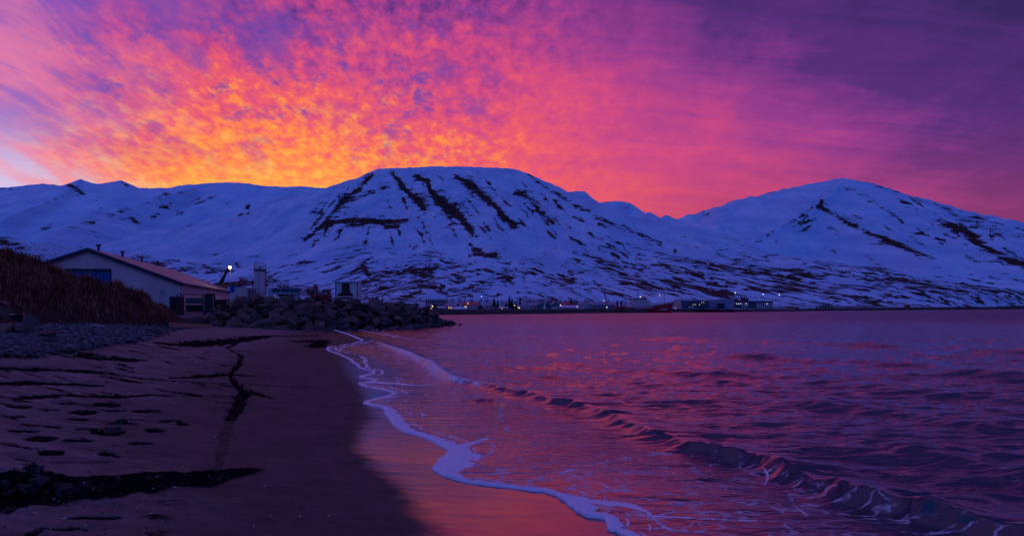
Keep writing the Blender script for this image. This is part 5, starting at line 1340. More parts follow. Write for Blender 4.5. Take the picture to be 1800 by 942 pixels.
GZ = 1.72
GLASS = plain('dark_window_glass', (0.015, 0.017, 0.025), 0.2, 0.2, 3.0, spec=0.6)
LIT = glowmat('lit_window', (1.0, 0.62, 0.28), 0.6)
LITC = glowmat('lit_window_white', (0.95, 0.95, 1.0), 0.9)
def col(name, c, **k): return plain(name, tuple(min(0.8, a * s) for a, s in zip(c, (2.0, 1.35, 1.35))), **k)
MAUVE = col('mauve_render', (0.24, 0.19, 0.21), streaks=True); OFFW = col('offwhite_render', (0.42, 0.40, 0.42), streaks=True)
GREYB = col('greyblue_sheet', (0.20, 0.23, 0.29)); SNOWR = col('snow_dusted_roof', (0.42, 0.43, 0.47)); BLUER = col('blue_sheet_roof', (0.13, 0.18, 0.26))
REDR = col('red_sheet_roof', (0.36, 0.045, 0.055)); TEALW = col('teal_wall', (0.035, 0.12, 0.15)); DARKT = col('dark_teal_facade', (0.018, 0.055, 0.085), rough=0.3)
OCHRE = col('ochre_render', (0.32, 0.18, 0.07)); NAVY = col('navy_sheet', (0.02, 0.028, 0.075)); BROWN = col('brown_render', (0.13, 0.08, 0.07)); SNOWH = col('heaped_snow', (0.55, 0.54, 0.60))
def house(name, label, cat, px0, px1, pt, Y_, dep, roof, eave, wall, roofm, wins=None, lit=(), gz_=None, chimney=False, wsize=0.5, rot=0.0, door=None):
    gz_ = GZ if gz_ is None else gz_
    x, z, wd_, ht = boxloc(px0, px1, pt, 0, Y_, gz_)
    t_ = thing(name, label, cat, (x, Y_, gz_ - 0.1), rot)
    eh = ht * eave
    if roof == 'flat':
        MB().box(-wd_ / 2, wd_ / 2, 0, dep, 0, eh).build('wall', wall, t_)
        MB().box(-wd_ / 2 - 0.2, wd_ / 2 + 0.2, -0.2, dep + 0.2, eh + 0.002, ht).build('roof', roofm, t_)
    elif roof == 'side':       # ridge runs across the view
        MB().box(-wd_ / 2, wd_ / 2, 0, dep, 0, eh).build('wall', wall, t_)
        q = MB(); e_ = wd_ / 2 + 0.3
        i = 0; q.v += [(-e_, -0.4, eh + 0.01), (e_, -0.4, eh + 0.01), (e_, dep + 0.4, eh + 0.01), (-e_, dep + 0.4, eh + 0.01), (-e_, dep / 2, ht), (e_, dep / 2, ht)]
        q.f += [(0, 1, 5, 4), (2, 3, 4, 5), (0, 4, 3), (1, 2, 5), (3, 2, 1, 0)]
        rf = q.build('roof', roofm, t_)
        if chimney: MB().box(wd_ * 0.2 - 0.35, wd_ * 0.2 + 0.35, dep / 2 - 0.35, dep / 2 + 0.35, ht - 0.6, ht + 0.7).build('chimney', wall, rf)
    else:                      # gable towards the viewer
        MB().prism([(-wd_ / 2, 0), (wd_ / 2, 0), (wd_ / 2, eh), (0, ht - 0.12), (-wd_ / 2, eh)], 0, dep).build('wall', wall, t_)
        q = MB(); sl_ = (ht - eh) / (wd_ / 2); e_ = wd_ / 2 + 0.3
        for s in (-1, 1):
            pr = [(0, ht - 0.1), (s * e_, eh - 0.3 * sl_ + 0.02), (s * e_, eh - 0.3 * sl_ + 0.25), (0, ht + 0.13)]
            q.prism(pr if s > 0 else pr[::-1], -0.4, dep + 0.4)
        rf = q.build('roof', roofm, t_)
        if chimney: MB().box(-0.35, 0.35, dep * 0.5, dep * 0.5 + 0.7, ht - 0.3, ht + 0.9).build('chimney', wall, rf)
    if wins:
        nr_, nc_, zlo, zhi = wins
        for r_ in range(nr_):
            for c_ in range(nc_):
                cx = -wd_ / 2 + wd_ * (c_ + 0.5) / nc_; cw = wd_ / nc_ * wsize / 2; ch = (zhi - zlo) * ht / nr_
                z0 = zlo * ht + ch * (r_ + 0.2); z1 = zlo * ht + ch * (r_ + 0.85)
                MB().box(cx - cw, cx + cw, -0.06, -0.003, z0, z1).build('window', LIT if (r_, c_) in lit else GLASS, t_)
    if door is not None: MB().box(door * wd_ - 0.6, door * wd_ + 0.6, -0.07, -0.003, 0, 2.2).build('door', DARK, t_)
    return t_
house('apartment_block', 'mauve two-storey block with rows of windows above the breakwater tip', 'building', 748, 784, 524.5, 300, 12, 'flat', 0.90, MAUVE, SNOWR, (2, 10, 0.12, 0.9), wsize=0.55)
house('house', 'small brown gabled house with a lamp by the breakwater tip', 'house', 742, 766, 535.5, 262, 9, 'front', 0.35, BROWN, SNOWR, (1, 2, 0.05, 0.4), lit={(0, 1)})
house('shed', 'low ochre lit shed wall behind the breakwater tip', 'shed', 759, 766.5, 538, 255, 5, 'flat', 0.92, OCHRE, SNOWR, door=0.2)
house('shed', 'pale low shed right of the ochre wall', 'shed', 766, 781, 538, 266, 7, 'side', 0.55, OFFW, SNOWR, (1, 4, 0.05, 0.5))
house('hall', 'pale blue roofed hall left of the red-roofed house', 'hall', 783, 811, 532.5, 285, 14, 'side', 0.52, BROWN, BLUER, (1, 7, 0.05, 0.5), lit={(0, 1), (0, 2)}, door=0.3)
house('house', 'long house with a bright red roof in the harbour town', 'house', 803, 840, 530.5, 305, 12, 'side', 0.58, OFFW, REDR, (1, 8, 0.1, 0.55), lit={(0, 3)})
house('house', 'pale house with a blue grey roof between bare trees and spruces', 'house', 850, 868, 531, 300, 10, 'side', 0.55, OFFW, BLUER, (1, 4, 0.1, 0.52), chimney=True)
house('house', 'small dark gabled house right of the red-roofed one', 'house', 838, 851, 534.5, 290, 9, 'front', 0.5, MAUVE, SNOWR, (1, 2, 0.1, 0.5), door=0.0)
house('shed', 'low white shed right of the tall spruces', 'shed', 876, 893, 538.5, 292, 8, 'side', 0.6, OFFW, SNOWR, (1, 4, 0.1, 0.55), lit={(0, 1)})
house('building', 'stepped white building with small lamps right of the tall spruces', 'building', 904, 934, 535.5, 300, 10, 'flat', 0.9, OFFW, SNOWR, (1, 6, 0.1, 0.7), lit={(0, 1)})
house('hall', 'grey hall with tall windows and blue grey roof left of the teal gable', 'hall', 922, 948, 530, 318, 14, 'side', 0.5, OFFW, BLUER, (1, 5, 0.05, 0.48), wsize=0.45)
house('hall', 'hall with a dark teal gable front facing the sea wall', 'hall', 944.5, 968, 530.5, 308, 22, 'front', 0.62, TEALW, GREYB, door=0.1)
house('hall', 'second teal gabled hall with pale skirt right of the slender pillar', 'hall', 967, 986, 530.5, 318, 22, 'front', 0.5, TEALW, GREYB)
house('shed', 'pinkish pale gabled shed below the second teal hall', 'shed', 972, 987, 539, 290, 8, 'front', 0.5, OFFW, SNOWR)
house('building', 'long low white building with a snow-dusted roof at the quay', 'building', 986, 1017, 536, 300, 10, 'side', 0.45, OFFW, SNOWR, (1, 9, 0.05, 0.42))
house('factory', 'large blue roofed fish factory left of the red gantry', 'factory', 1030, 1082, 529.5, 345, 20, 'side', 0.58, GREYB, BLUER, (1, 12, 0.12, 0.5))
house('factory_wing', 'white gabled wing with three small windows on the fish factory', 'building', 1018, 1038, 530, 335, 14, 'front', 0.5, OFFW, BLUER, (2, 5, 0.08, 0.62), wsize=0.4)
house('shed', 'low red and grey shed in front of the fish factory', 'shed', 1030, 1064, 541, 322, 6, 'flat', 0.9, MAUVE, SNOWR, (1, 6, 0.1, 0.8))
house('house', 'dark house among trees above the long low white building', 'house', 989, 1006, 530.5, 390, 9, 'side', 0.6, MAUVE, REDR, (1, 4, 0.15, 0.55))
# heap of snow
sp = MB(); x, z, wd_, ht = boxloc(793, 822, 538.5, 0, 266, GZ)
bm = bmesh.new(); bmesh.ops.create_icosphere(bm, subdivisions=3, radius=1)
for v in bm.verts:
    f_ = 1 + 0.14 * float(noise2(v.co.x * 2.5, v.co.y * 2.5 + v.co.z, 3)); v.co = Vector((v.co.x * wd_ / 2 * f_, v.co.y * 4 * f_, max(-0.1, v.co.z) ** 1.0 * ht * f_ if v.co.z > 0 else -0.2))
me = bpy.data.meshes.new('snow_heap'); bm.to_mesh(me); bm.free()
o = link('snow_heap', me, SNOWH); o.location = (x, 266, GZ); tag(o, 'low pale heap of ploughed snow behind the sea wall', 'snow heap')
# slender pillar
q = W(957.5, 528, 296); t_ = thing('pillar', 'slender pinkish pillar standing between the two teal gabled halls', 'pillar', (q[0], 296, GZ))
MB().tube((0, 0, 0), (0, 0, q[2] - GZ), 0.45, 0.25, n=10).build('shaft', PALE, t_); MB().tube((0, 0, 0), (0, 0, 0.6), 0.9, 0.8, n=10).build('base', PALE, t_); MB().tube((0, 0, q[2] - GZ), (0, 0, q[2] - GZ + 0.5), 0.35, 0.1, n=10).build('finial', REDR, t_)

# ------------------------------------------------------------------ spruces, bare trees, scrub
BARK = plain('dark_bark', (0.035, 0.024, 0.022), 0.9, 0.4, 4.0); NEEDLE = plain('spruce_needles', (0.018, 0.026, 0.020), 0.9, 0.5, 2.0, bump=0)
TWIG = plain('leafless_twigs', (0.060, 0.036, 0.036), 0.9, 0.4, 2.0, bump=0)
def spruce(px_, pt_, Y_, wpx, label, gz_=GZ):
    x, _, zt = W(px_, pt_, Y_); ht = zt - gz_; r = wpx / F * Y_ / 2
    t_ = thing('spruce_tree', label, 'spruce', (x, Y_, gz_ - 0.05), 0, 'spruces in the harbour town')
    MB().tube((0, 0, 0), (0, 0, ht * 0.97), 0.16, 0.03, n=6).build('trunk', BARK, t_)
    q = MB(); rs_ = random.Random(int(px_ * 10))
    for k in range(420):
        h_ = rs_.random() ** 1.3; rr_ = r * (1 - h_) ** 0.85 * rs_.uniform(0.45, 1.05) * (1 + 0.25 * math.sin(h_ * 40)); a_ = rs_.uniform(0, 6.28)
        c_ = Vector((rr_ * math.cos(a_), rr_ * math.sin(a_), ht * (0.08 + 0.92 * h_))); d_ = Vector((math.cos(a_), math.sin(a_), -0.45)) * (0.2 + 0.35 * r * (1 - h_)); s_ = Vector((-math.sin(a_), math.cos(a_), 0)) * (0.1 + 0.12 * r * (1 - h_))
        i = len(q.v); q.v += [tuple(c_ - d_ * 0.5 - s_), tuple(c_ - d_ * 0.5 + s_), tuple(c_ + d_), tuple(c_ - d_ * 0.2 + Vector((0, 0, 0.25)))]
        q.f += [(i, i + 1, i + 2), (i, i + 3, i + 2)]
    q.build('crown', NEEDLE, t_)
for (a, b, Y_, w_, lb) in [(868.5, 523.5, 296, 8, 'pointed dark spruce, left of the pair beside the pale house'), (875, 527.5, 296, 6, 'shorter spruce, right of the pair beside the pale house'), (895.5, 519.5, 299, 7, 'tallest dark spruce, a narrow spire near the town centre'),
                           (900, 523.5, 301, 7, 'dark spruce leaning against the tallest spire on its right'), (905.5, 532, 297, 7, 'low broad spruce at the foot of the tall spires'), (889.5, 531, 298, 6, 'small spruce just left of the tallest spire'),
                           (914, 523, 345, 5, 'slim spruce right of the tall spires, behind roofs'), (1004, 524.5, 350, 6, 'lone dark spruce above the long low white building'), (1070, 526.5, 380, 4, 'tiny spruce above the fish factory roof'), (773, 522, 330, 5, 'spruce rising over the mauve block')]:
    spruce(a, b, Y_, w_, lb)
def bare_tree(px_, pt_, Y_, wpx, label, gz_=GZ, n_=9, name='bare_tree', group='leafless trees in the harbour town', cat='tree'):
    x, _, zt = W(px_, pt_, Y_); ht = zt - gz_; r = wpx / F * Y_ / 2
    t_ = thing(name, label, cat, (x, Y_, gz_ - 0.1), 0, group); rs_ = random.Random(int(px_ * 7))
    MB().tube((0, 0, 0), (0, 0, ht * 0.55), 0.16, 0.09, n=6).build('trunk', BARK, t_)
    q = MB()
    for k in range(n_):
        h_ = rs_.uniform(0.15, 0.55); a_ = rs_.uniform(0, 6.28); p0 = Vector((0, 0, ht * h_))
        p1 = p0 + Vector((math.cos(a_) * r * rs_.uniform(0.4, 0.9), math.sin(a_) * r * 0.7, ht * rs_.uniform(0.2, 0.45)))
        q.tube(p0, p1, 0.07, 0.035, n=4, caps=False)
        for j in range(5):
            b_ = p0.lerp(p1, rs_.uniform(0.35, 1)); e_ = b_ + Vector((rs_.uniform(-0.5, 0.5) * r, rs_.uniform(-0.5, 0.5) * r, ht * rs_.uniform(0.08, 0.22))); e_.z = min(e_.z, ht)
            q.tube(b_, e_, 0.035, 0.015, n=3, caps=False)
    q.build('crown', TWIG, t_)
k = 0
for (a, b, Y_, w_, lb) in [(652, 515, 150, 10, 'leftmost thin leafless tree poking up behind the breakwater'), (662, 516, 152, 9, 'second thin leafless tree poking up behind the breakwater'), (671, 518, 152, 8, 'third thin leafless tree behind the breakwater, lowest of its row'),
                           (757, 519.5, 325, 9, 'leafless tree left of the mauve block roof'), (786, 519, 325, 10, 'leafless tree right above the mauve block'), (795, 521, 330, 11, 'leafless tree left of the red roof'), (808, 518, 335, 10, 'leafless tree over the left end of the red roof'),
                           (817, 521, 335, 11, 'leafless tree over the middle of the red roof'), (830, 519, 335, 12, 'leafless tree over the right end of the red roof'), (843, 522, 330, 10, 'leafless tree above the small dark gabled house'), (856, 518, 318, 11, 'tall leafless tree left of the spruce pair'),
                           (883, 526, 330, 9, 'leafless tree between the spruce pair and the tall spire'), (908, 524, 335, 8, 'leafless tree behind the low broad spruce')]:
    bare_tree(a, b, Y_, w_, lb)
def scrub(name, pxr, ptop, Y_, n_, label, gz_=GZ, hmin=0.5, dense=3):
    """a leafless wood too far off to tell its trees apart"""
    q = MB(); rs_ = random.Random(int(pxr[0]))
    for k in range(n_):
        p_ = rs_.uniform(*pxr); Yk = Y_ * rs_.uniform(0.97, 1.06); x, _, zt = W(p_, np.interp(p_, [a for a, _ in ptop], [b for _, b in ptop]), Yk)
        g_ = gz_ if not callable(gz_) else gz_(p_, Yk)
        h_ = max(0.6, (zt - g_) * rs_.uniform(hmin, 1.0)); p0 = Vector((x, Yk, g_ - 0.1)); p1 = p0 + Vector((rs_.uniform(-0.3, 0.3), 0, h_))
        q.tube(p0, p1, 0.10, 0.03, n=3, caps=False)
        for j in range(dense * 2):
            b_ = p0.lerp(p1, rs_.uniform(0.2, 0.9)); q.tube(b_, b_ + Vector((rs_.uniform(-0.22, 0.22) * h_, rs_.uniform(-0.2, 0.2) * h_, rs_.uniform(0.05, 0.25) * h_)), 0.05, 0.02, n=3, caps=False)
    o = q.build(name, TWIG); tag(o, label, 'wood', kind='stuff'); return o
scrub('leafless_wood', (920, 986), [(920, 525), (928, 521.5), (950, 520), (975, 521), (986, 525)], 400, 240, 'dense leafless wood above the blue roofed halls')
scrub('leafless_wood', (988, 1018), [(988, 525), (1000, 522.5), (1012, 522.5), (1018, 527)], 410, 90, 'leafless copse above the long low white building')
scrub('leafless_wood', (1022, 1042), [(1022, 526), (1032, 524), (1042, 529)], 410, 60, 'small leafless copse left of the fish factory')
scrub('leafless_wood', (1185, 1226), [(1185, 521), (1205, 519.5), (1226, 524)], 520, 110, 'leafless thicket on the slope above the teal glass building', gz_=3.0)
scrub('shore_bushes', (1434, 1466), [(1434, 537), (1444, 533.5), (1456, 532), (1466, 537)], 520, 80, 'clump of dark bushes on the snowy shore right of the harbour', gz_=1.9, dense=4)

# ------------------------------------------------------------------ crane boom, gantry and ship
Y_ = 350; x, _, zt = W(1061, 513.5, Y_)
t_ = thing('dock_crane', 'dock crane with slanting dark boom beside the fish factory', 'crane', ((1069 - 900) / F * Y_, Y_, GZ))
def ld_(px_, py_, y=0): q = W(px_, py_, Y_ + y); return (q[0] - (1069 - 900) / F * Y_, y, q[2] - GZ)
MB().bar(ld_(1068.5, 534), ld_(1062, 513.5), 0.42).build('boom', DARK, t_); MB().box(-1.2, 1.2, -1.2, 1.2, 1.0, ld_(0, 534)[2]).build('cab', DARK, t_)
MB().tube((0, 0, 0), (0, 0, 1.0), 0.9, 0.7, n=10).build('pedestal', STEEL, t_); MB().tube(ld_(1062, 514), ld_(1062.3, 527), 0.06, n=4).build('cable', DARK, t_)
Y_ = 316; x0_ = (1089 - 900) / F * Y_
t_ = thing('red_gantry', 'twin stubby red posts on a red base left of the trawler', 'gantry', (x0_, Y_, GZ))
GRED = plain('gantry_red', (0.40, 0.025, 0.025), 0.6, 0.3, 1.0)
def lg(px_, py_): q = W(px_, py_, Y_); return (q[0] - x0_, q[2] - GZ)
for a in (1085.2, 1092.3):
    MB().box(lg(a - 1.5, 0)[0], lg(a + 1.5, 0)[0], -0.5, 0.5, 1.2, lg(0, 528.5)[1]).build('post', GRED, t_); MB().box(lg(a - 1.9, 0)[0], lg(a + 1.9, 0)[0], -0.6, 0.6, lg(0, 535)[1], lg(0, 534)[1]).build('collar', DARK, t_)
MB().prism([(lg(1080, 0)[0], 0), (lg(1098, 0)[0], 0), (lg(1099, 0)[0], 1.2), (lg(1081, 0)[0], 1.2)], -1.5, 1.5).build('base', GRED, t_)
MB().bar((lg(1094, 0)[0], 0, 1.3), (lg(1101, 0)[0], 0, lg(0, 539)[1]), 0.3).build('brace', GRED, t_)

Y_ = 338; x0_ = (1142 - 900) / F * Y_
sh = thing('trawler', 'red hulled trawler with white bridge moored behind the sea wall', 'ship', (x0_, Y_, 0.0))
def ls(px_, py_): q = W(px_, py_, Y_); return (q[0] - x0_, q[2])
HULL = plain('trawler_red', (0.60, 0.045, 0.045), 0.5, 0.3, 0.6, streaks=True); SWHITE = plain('ship_white', (0.80, 0.54, 0.53), 0.5, 0.2, 0.8, streaks=True)
st_ = []
for px_, pyd, bm_ in [(1098, 540.5, 3.0), (1105, 540.3, 3.6), (1120, 539.6, 3.8), (1135, 538.5, 3.8), (1150, 536.8, 3.6), (1162, 535, 3.0), (1172, 533.3, 2.1), (1180, 532, 1.1), (1186, 531, 0.08)]:
    xd, zd = ls(px_, pyd); st_.append((xd, zd, bm_))
X_ = []; Yh = []; Zh = []
for i, (xd, zd, bm_) in enumerate(st_):
    rake = np.array([1.0, 0.55, 0.25, 0.0]); fore = max(0, (i - 5) / 3.0) ** 1.5 * 2.2
    prof = [(bm_, zd, 0), (bm_ * 0.93, zd * 0.55, fore * 0.45), (bm_ * 0.72, 0.15, fore * 0.9), (bm_ * 0.3, -0.9, fore * 1.2)]
    X_.append([xd - f3 for (_, _, f3) in prof] + [xd - f3 for (_, _, f3) in prof[::-1]]); Yh.append([-q[0] for q in prof] + [q[0] for q in prof[::-1]]); Zh.append([q[1] for q in prof] + [q[1] for q in prof[::-1]])
X_, Yh, Zh = map(np.array, (X_, Yh, Zh))
hq = MB(); nst = len(st_)
for i in range(nst):
    for j in range(8): hq.v.append((X_[i, j], Yh[i, j], Zh[i, j]))
for i in range(nst - 1):
    for j in range(7): hq.f.append((i * 8 + j, (i + 1) * 8 + j, (i + 1) * 8 + j + 1, i * 8 + j + 1))
    hq.f.append((i * 8 + 7, (i + 1) * 8 + 7, (i + 1) * 8, i * 8))
hq.f.append(tuple(range(8)))
hq.build('hull', HULL, sh)
rb = MB()
for i in range(nst - 1):
    for s in (-1,):
        a0, a1 = st_[i], st_[i + 1]
        rb.quad((a0[0], s * a0[2] - 0.05, a0[1] + 0.0), (a1[0], s * a1[2] - 0.05, a1[1] + 0.0), (a1[0], s * a1[2] - 0.05, a1[1] + 0.55), (a0[0], s * a0[2] - 0.05, a0[1] + 0.55))
        rb.quad((a0[0], -s * a0[2] + 0.05, a0[1] + 0.0), (a1[0], -s * a1[2] + 0.05, a1[1] + 0.0), (a1[0], -s * a1[2] + 0.05, a1[1] + 0.55), (a0[0], -s * a0[2] + 0.05, a0[1] + 0.55))
rb.build('bulwark', SWHITE, sh)
wl = MB(); 
for (p0, p1) in [((1113, 542.3), (1146, 540.0)), ((1158, 544.2), (1170, 543.0))]:
    a, b = ls(*p0), ls(*p1); wl.quad((a[0], -3.95, a[1] - 0.2), (b[0], -3.9, b[1] - 0.2), (b[0], -3.9, b[1] + 0.2), (a[0], -3.95, a[1] + 0.2))
wl.build('hull_stripe', SWHITE, sh)
def sbox(name, p0, p1, y0, y1, mat, parent=sh):
    a, b = ls(*p0), ls(*p1); return MB().box(a[0], b[0], y0, y1, a[1], b[1]).build(name, mat, parent)
sbox('deckhouse', (1106, 540), (1148, 534.5), -3.0, 3.0, SWHITE)
br = sbox('bridge', (1111, 534.4), (1141, 527.6), -2.8, 2.8, SWHITE)
sbox('wheelhouse', (1112, 527.55), (1136, 524.6), -2.4, 2.4, SWHITE)
for k in range(8): sbox('wheelhouse_window', (1112.6 + k * 2.9, 527.0), (1115.0 + k * 2.9, 525.3), -2.46, -2.41, GLASS)
sbox('wheelhouse_roof', (1110.5, 524.55), (1137, 524.0), -2.8, 2.8, SWHITE)
for k in range(5): sbox('porthole', (1113 + k * 5.2, 531.6), (1114.5 + k * 5.2, 530.2), -2.86, -2.81, GLASS)
sbox('funnel', (1128, 523.9), (1134, 521.5), -1.0, 1.0, HULL)
a = ls(1121, 524); b = ls(1121, 506); MB().tube((a[0], 0, a[1]), (b[0], 0, b[1]), 0.22, 0.1, n=6).build('mainmast', STEEL, sh)
for (p0, p1) in [((1118, 512), (1124, 512)), ((1119, 516), (1123.5, 516))]: MB().bar((ls(*p0)[0], 0, ls(*p0)[1]), (ls(*p1)[0], 0, ls(*p1)[1]), 0.15).build('yardarm', STEEL, sh)
a = ls(1168, 534); b = ls(1168, 514); MB().tube((a[0], 0, a[1]), (b[0], 0, b[1]), 0.15, 0.07, n=6).build('foremast', STEEL, sh)
gn = MB()
for px_ in (1088.5, 1099):
    for yy in (-2.4, 2.4): a, b = ls(px_ + 1.5, 540), ls(px_, 521); gn.bar((a[0] + 2.6, yy, a[1]), (b[0] + 2.6, yy, b[1]), 0.3)
for py_ in (522, 527): a, b = ls(1088.5, py_), ls(1099, py_); gn.bar((a[0] + 2.6, -2.4, a[1]), (b[0] + 2.6, -2.4, b[1]), 0.22); gn.bar((b[0] + 2.6, -2.4, b[1]), (b[0] + 2.6, 2.4, b[1]), 0.22)
gn.build('stern_gantry', MAUVE, sh)
q = ls(1124, 522.3); sphere('mast_lamp', 0.28, LAMPC, sh, (q[0], -2.7, q[1] + 0.1))
rail = MB()
for i in range(3, nst - 1):
    a0, a1 = st_[i], st_[i + 1]
    rail.tube((a0[0], -a0[2], a0[1] + 1.2), (a1[0], -a1[2], a1[1] + 1.2), 0.05, n=4, caps=False); rail.tube((a0[0], -a0[2], a0[1] + 0.5), (a0[0], -a0[2], a0[1] + 1.2), 0.05, n=4, caps=False)
rail.build('rail', STEEL, sh)

# ------------------------------------------------------------------ quay buildings on the right
Y_ = 372
x, z, wd_, ht = boxloc(1197.5, 1247, 528.5, 0, Y_, GZ)
t_ = thing('glass_building', 'dark teal fronted quay building with a few lit windows right of the trawler', 'building', (x, Y_, GZ - 0.1))
MB().box(-wd_ / 2, wd_ / 2, 0, 16, 0, ht).build('wall', GREYB, t_); MB().box(-wd_ / 2 - 0.3, wd_ / 2 + 0.3, -0.4, 16.3, ht + 0.002, ht + 0.5).build('roof', GREYB, t_)
litset = {(1, 5), (1, 6), (2, 9), (2, 10), (0, 4), (1, 8)}
for r_ in range(3):
    for c_ in range(13):
        x0 = -wd_ / 2 + 0.25 + c_ * (wd_ - 0.5) / 13; z0 = 0.4 + r_ * (ht - 0.7) / 3
        p_ = MB().box(x0 + 0.05, x0 + (wd_ - 0.5) / 13 - 0.05, -0.12, -0.003, z0 + 0.05, z0 + (ht - 0.7) / 3 - 0.05).build('facade_pane', DARKT, t_)
        if (r_, c_) in litset: MB().box(x0 + 0.35, x0 + 0.8, -0.16, -0.123, z0 + 0.5, z0 + 1.0).build('lit_window', LIT, p_)
Y_ = 378
x, z, wd_, ht = boxloc(1246.5, 1290.5, 526, 0, Y_, GZ)
t_ = thing('cold_store', 'blank grey hall between the teal fronted and the striped buildings', 'hall', (x, Y_, GZ - 0.1))
for k in range(12):
    x0 = -wd_ / 2 + k * wd_ / 12; MB().box(x0 + 0.01, x0 + wd_ / 12 - 0.01, -0.05, 18, 0, ht - 0.6 + 0.6 * min(1, k / 7)).build('wall_panel', GREYB, t_)
MB().prism([(-wd_ / 2 - 0.2, ht - 0.55), (wd_ * 0.08, ht + 0.05), (wd_ / 2 + 0.2, ht + 0.05), (wd_ / 2 + 0.2, ht + 0.3), (wd_ * 0.08, ht + 0.3), (-wd_ / 2 - 0.2, ht - 0.3)], -0.3, 18.3).build('roof', SNOWR, t_)
MB().box(-wd_ * 0.18, wd_ * 0.04, -0.1, -0.053, 0, 3.2).build('gate', DARK, t_)
Y_ = 392
x, z, wd_, ht = boxloc(1290.5, 1358.5, 528.5, 0, Y_, GZ)
t_ = thing('striped_building', 'long navy building with upright white stripes by the lamp posts', 'building', (x, Y_, GZ - 0.1))
MB().box(-wd_ / 2, wd_ / 2, 0, 14, 0, ht - 0.8).build('wall', NAVY, t_); MB().box(-wd_ / 2 - 0.2, wd_ / 2 + 0.2, -0.4, 14.3, ht - 0.795, ht).build('roof_band', NAVY, t_)
for k in range(21):
    if 8 <= k <= 11: continue
    xx = -wd_ / 2 + wd_ * (k + 0.5) / 21
    MB().box(xx - wd_ / 21 * 0.27, xx + wd_ / 21 * 0.27, -0.15, -0.003, 1.4 if k < 4 else 0.3, ht - 0.9).build('stripe_panel', WHITE, t_)
MB().box(-wd_ * 0.10, wd_ * 0.07, -0.1, -0.003, 0.2, ht - 0.85).build('glazing', DARKT, t_)
MB().box(-wd_ / 2 + 0.2, -wd_ / 2 + wd_ * 0.16, -1.0, -0.16, 1.2, 2.6).build('loading_bay', NAVY, t_)
for px_, py_ in [(1294.6, 533.8), (1298, 533.8), (1301.5, 533.6), (1311.3, 533.6), (1348, 534)]:
    q = W(px_, py_, Y_); sphere('wall_lamp', 0.26, LITC, t_, (q[0] - x, -0.3, q[2] - GZ + 0.1), 8)
for sx_, w2_ in ((1292.5, 1.2), (1312, 1.6)): q = W(sx_, 528, Y_); MB().box(q[0] - x - w2_ / 2, q[0] - x + w2_ / 2, 2, 4, ht + 0.002, ht + 0.6).build('roof_unit', NAVY, t_)

def street_lamp(px_, pt_, Y_, label, mat=LAMPC, r=0.42, gz_=GZ, arm=True, group='lit lamp posts by the harbour'):
    q = W(px_, pt_, Y_); t_ = thing('street_lamp', label, 'lamp post', (q[0], Y_, gz_), 0, group); h_ = q[2] - gz_
    MB().tube((0, 0.3, 0), (0, 0.3, h_ + 0.2), 0.13, 0.08, n=6).build('pole', STEEL, t_)
    MB().tube((0, 0.3, h_ + 0.2), (0, -0.2, h_ + 0.3), 0.06, n=5).build('arm', STEEL, t_)
    sphere('lamp', r * 0.8, mat, t_, (0, -0.2, h_), 8)
    MB().box(-0.25, 0.25, 0.05, 0.55, 0, 0.25).build('footing', OFFW, t_)
street_lamp(1292.3, 514.5, 400, 'lamp post above the left end of the striped building', r=0.45)
street_lamp(1341.2, 517, 410, 'lamp post above the right half of the striped building', r=0.45)
street_lamp(1369.6, 518.2, 415, 'lamp post standing clear right of the striped building', r=0.45)
street_lamp(846.5, 521, 320, 'tallest lit lamp in the town near the leafless trees', r=0.28)
street_lamp(822.5, 533.4, 276, 'warm lamp in front of the red roof', LAMPW, 0.26)
street_lamp(760.3, 538.3, 250, 'bright warm lamp at the ochre shed by the breakwater tip', LAMPW, 0.32)
street_lamp(904.5, 536.6, 285, 'lamp at the left corner of the stepped white building', LAMPW, 0.22)
street_lamp(985.3, 536.2, 286, 'white lamp at the left end of the long low white building', LAMPC, 0.3)
street_lamp(1014.3, 539.2, 292, 'lamp at the right end of the long low white building', LAMPC, 0.24)
street_lamp(1061.2, 528.4, 342, 'high white lamp by the dock crane boom', LAMPC, 0.26)
street_lamp(1066.5, 539.8, 318, 'low white lamp in front of the fish factory', LAMPC, 0.3)
street_lamp(913.2, 541.3, 280, 'small low lamp in front of the stepped white building', LAMPC, 0.2)
street_lamp(1187.4, 541.3, 352, 'small lamp between the trawler bow and the teal fronted building', LAMPC, 0.2)
street_lamp(1159.5, 519.5, 480, 'greenish lamp on the slope above the trawler', glowmat('greenish_lamp', (0.8, 1.0, 0.35), 1.6), 0.34, gz_=3.0)
street_lamp(817, 539.3, 270, 'dim warm lamp right of the snow heap', LAMPW, 0.18)

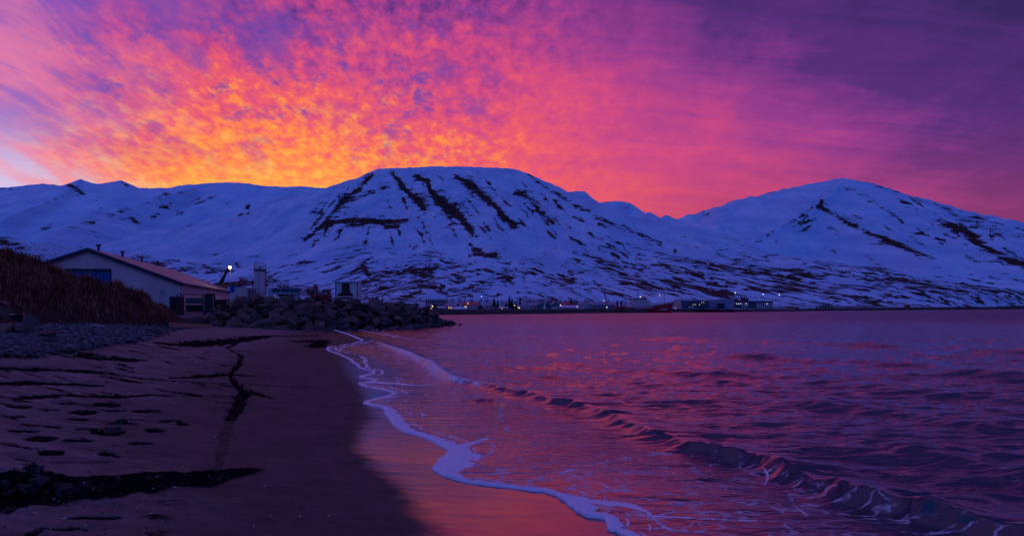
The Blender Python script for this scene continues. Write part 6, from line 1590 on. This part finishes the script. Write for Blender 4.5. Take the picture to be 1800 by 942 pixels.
CR_, CO, CY, CB = plain('container_red', (0.17, 0.03, 0.03), 0.6, streaks=True), plain('container_orange', (0.36, 0.13, 0.03), 0.6, streaks=True), plain('container_ochre', (0.30, 0.19, 0.04), 0.6, streaks=True), plain('container_navy', (0.03, 0.04, 0.09), 0.6, streaks=True)
for (a, b, pt_, Y_, m_, lb) in [(1251, 1268.5, 540.8, 366, CR_, 'dark red container before the blank grey hall'), (1277, 1286.5, 541.6, 368, CR_, 'shorter red container at the right end of the grey hall'), (1291, 1301, 541, 372, WHITE, 'white container at the left corner of the striped building'),
                                (1314, 1327, 539.4, 380, CY, 'ochre container before the middle of the striped building'), (1328, 1344, 542, 380, CB, 'low navy container before the striped building'), (1350, 1357, 540.6, 384, CY, 'narrow ochre container before the right end of the striped building'), (1358.5, 1366, 541, 390, CB, 'navy container right of the striped building'),
                                (1370, 1381, 539.6, 400, MAUVE, 'grey container below the clear lamp post'), (1383.5, 1395, 538.8, 410, CO, 'orange container at the right end of the quay'), (1396, 1404, 540, 418, CB, 'rightmost navy container on the quay'), (1300, 1311, 541.8, 376, GREYB, 'grey container left of the ochre one')]:
    container('shipping_container', lb, 'container', a, b, pt_, 0, Y_, m_, gz_=GZ, group='containers on the quay')
# handling machine, van, moored boat
Y_ = 370; x0_ = (1268 - 900) / F * Y_
t_ = thing('reach_stacker', 'dark container lifting machine before the blank grey hall', 'loader', (x0_, Y_, GZ))
MB().box(-1.6, 1.9, 0, 2, 0.6, 1.9).build('body', CB, t_); MB().box(0.8, 1.9, 0.2, 1.8, 1.9, 3.1).build('cab', CB, t_); MB().bar((1.6, 1, 2.6), (-2.6, 1, 2.0), 0.45).build('boom', CB, t_)
for xx in (-1.0, 1.2):
    for yy in (-0.05, 1.65): MB().tube((xx, yy, 0.55), (xx, yy + 0.4, 0.55), 0.55, n=14).build('wheel', DARK, t_)
def van(px_, Y_, label, mat, wpx=9):
    L_ = wpx / F * Y_; t_ = thing('van', label, 'van', ((px_ - 900) / F * Y_, Y_, GZ)); h_ = L_ * 0.42
    MB().prism([(-L_ / 2, 0.3), (L_ / 2, 0.3), (L_ / 2, h_ * 0.6), (L_ * 0.36, h_), (-L_ / 2, h_)], 0, 1.8).build('body', mat, t_)
    MB().prism([(L_ * 0.16, h_ * 0.6), (L_ * 0.44, h_ * 0.6), (L_ * 0.34, h_ * 0.93), (L_ * 0.16, h_ * 0.93)], -0.03, -0.003).build('side_window', GLASS, t_)
    for xx in (-L_ * 0.3, L_ * 0.3):
        for yy in (-0.02, 1.6): MB().tube((xx, yy, 0.33), (xx, yy + 0.22, 0.33), 0.33, n=12).build('wheel', DARK, t_)
van(1217, 362, 'white van parked before the teal fronted building', WHITE, 10); van(1233, 363, 'dark van parked before the teal fronted building', CB, 9); van(868, 272, 'small white van on the quay below the spruce pair', WHITE, 9); van(1041, 312, 'pale van on the quay before the fish factory', OFFW, 8)

# farm on the far right slope and boathouse
for (a, b, pt_, lb, lt) in [(1581, 1590, 521.6, 'leftmost farmhouse on the snowy shore, one window lit', {(0, 1)}), (1595, 1602, 522.2, 'middle farmhouse on the snowy shore, one window lit', {(0, 0)}), (1604, 1612, 522, 'rightmost farmhouse on the snowy shore, one window lit', {(0, 1)})]:
    Yq = 1240; gq = float(H + (HY - 526.5) / F * Yq)
    house('farmhouse', lb, 'farmhouse', a, b, pt_, Yq, 9, 'side', 0.55, BROWN, BROWN, (1, 3, 0.1, 0.6), lit=lt, gz_=gq)
Yq = 720; house('boathouse', 'lone dark boathouse on the shore embankment below the farm', 'boathouse', 1593.5, 1600.5, 534.5, Yq, 5, 'front', 0.6, BROWN, BROWN, gz_=2.6, door=0.0)
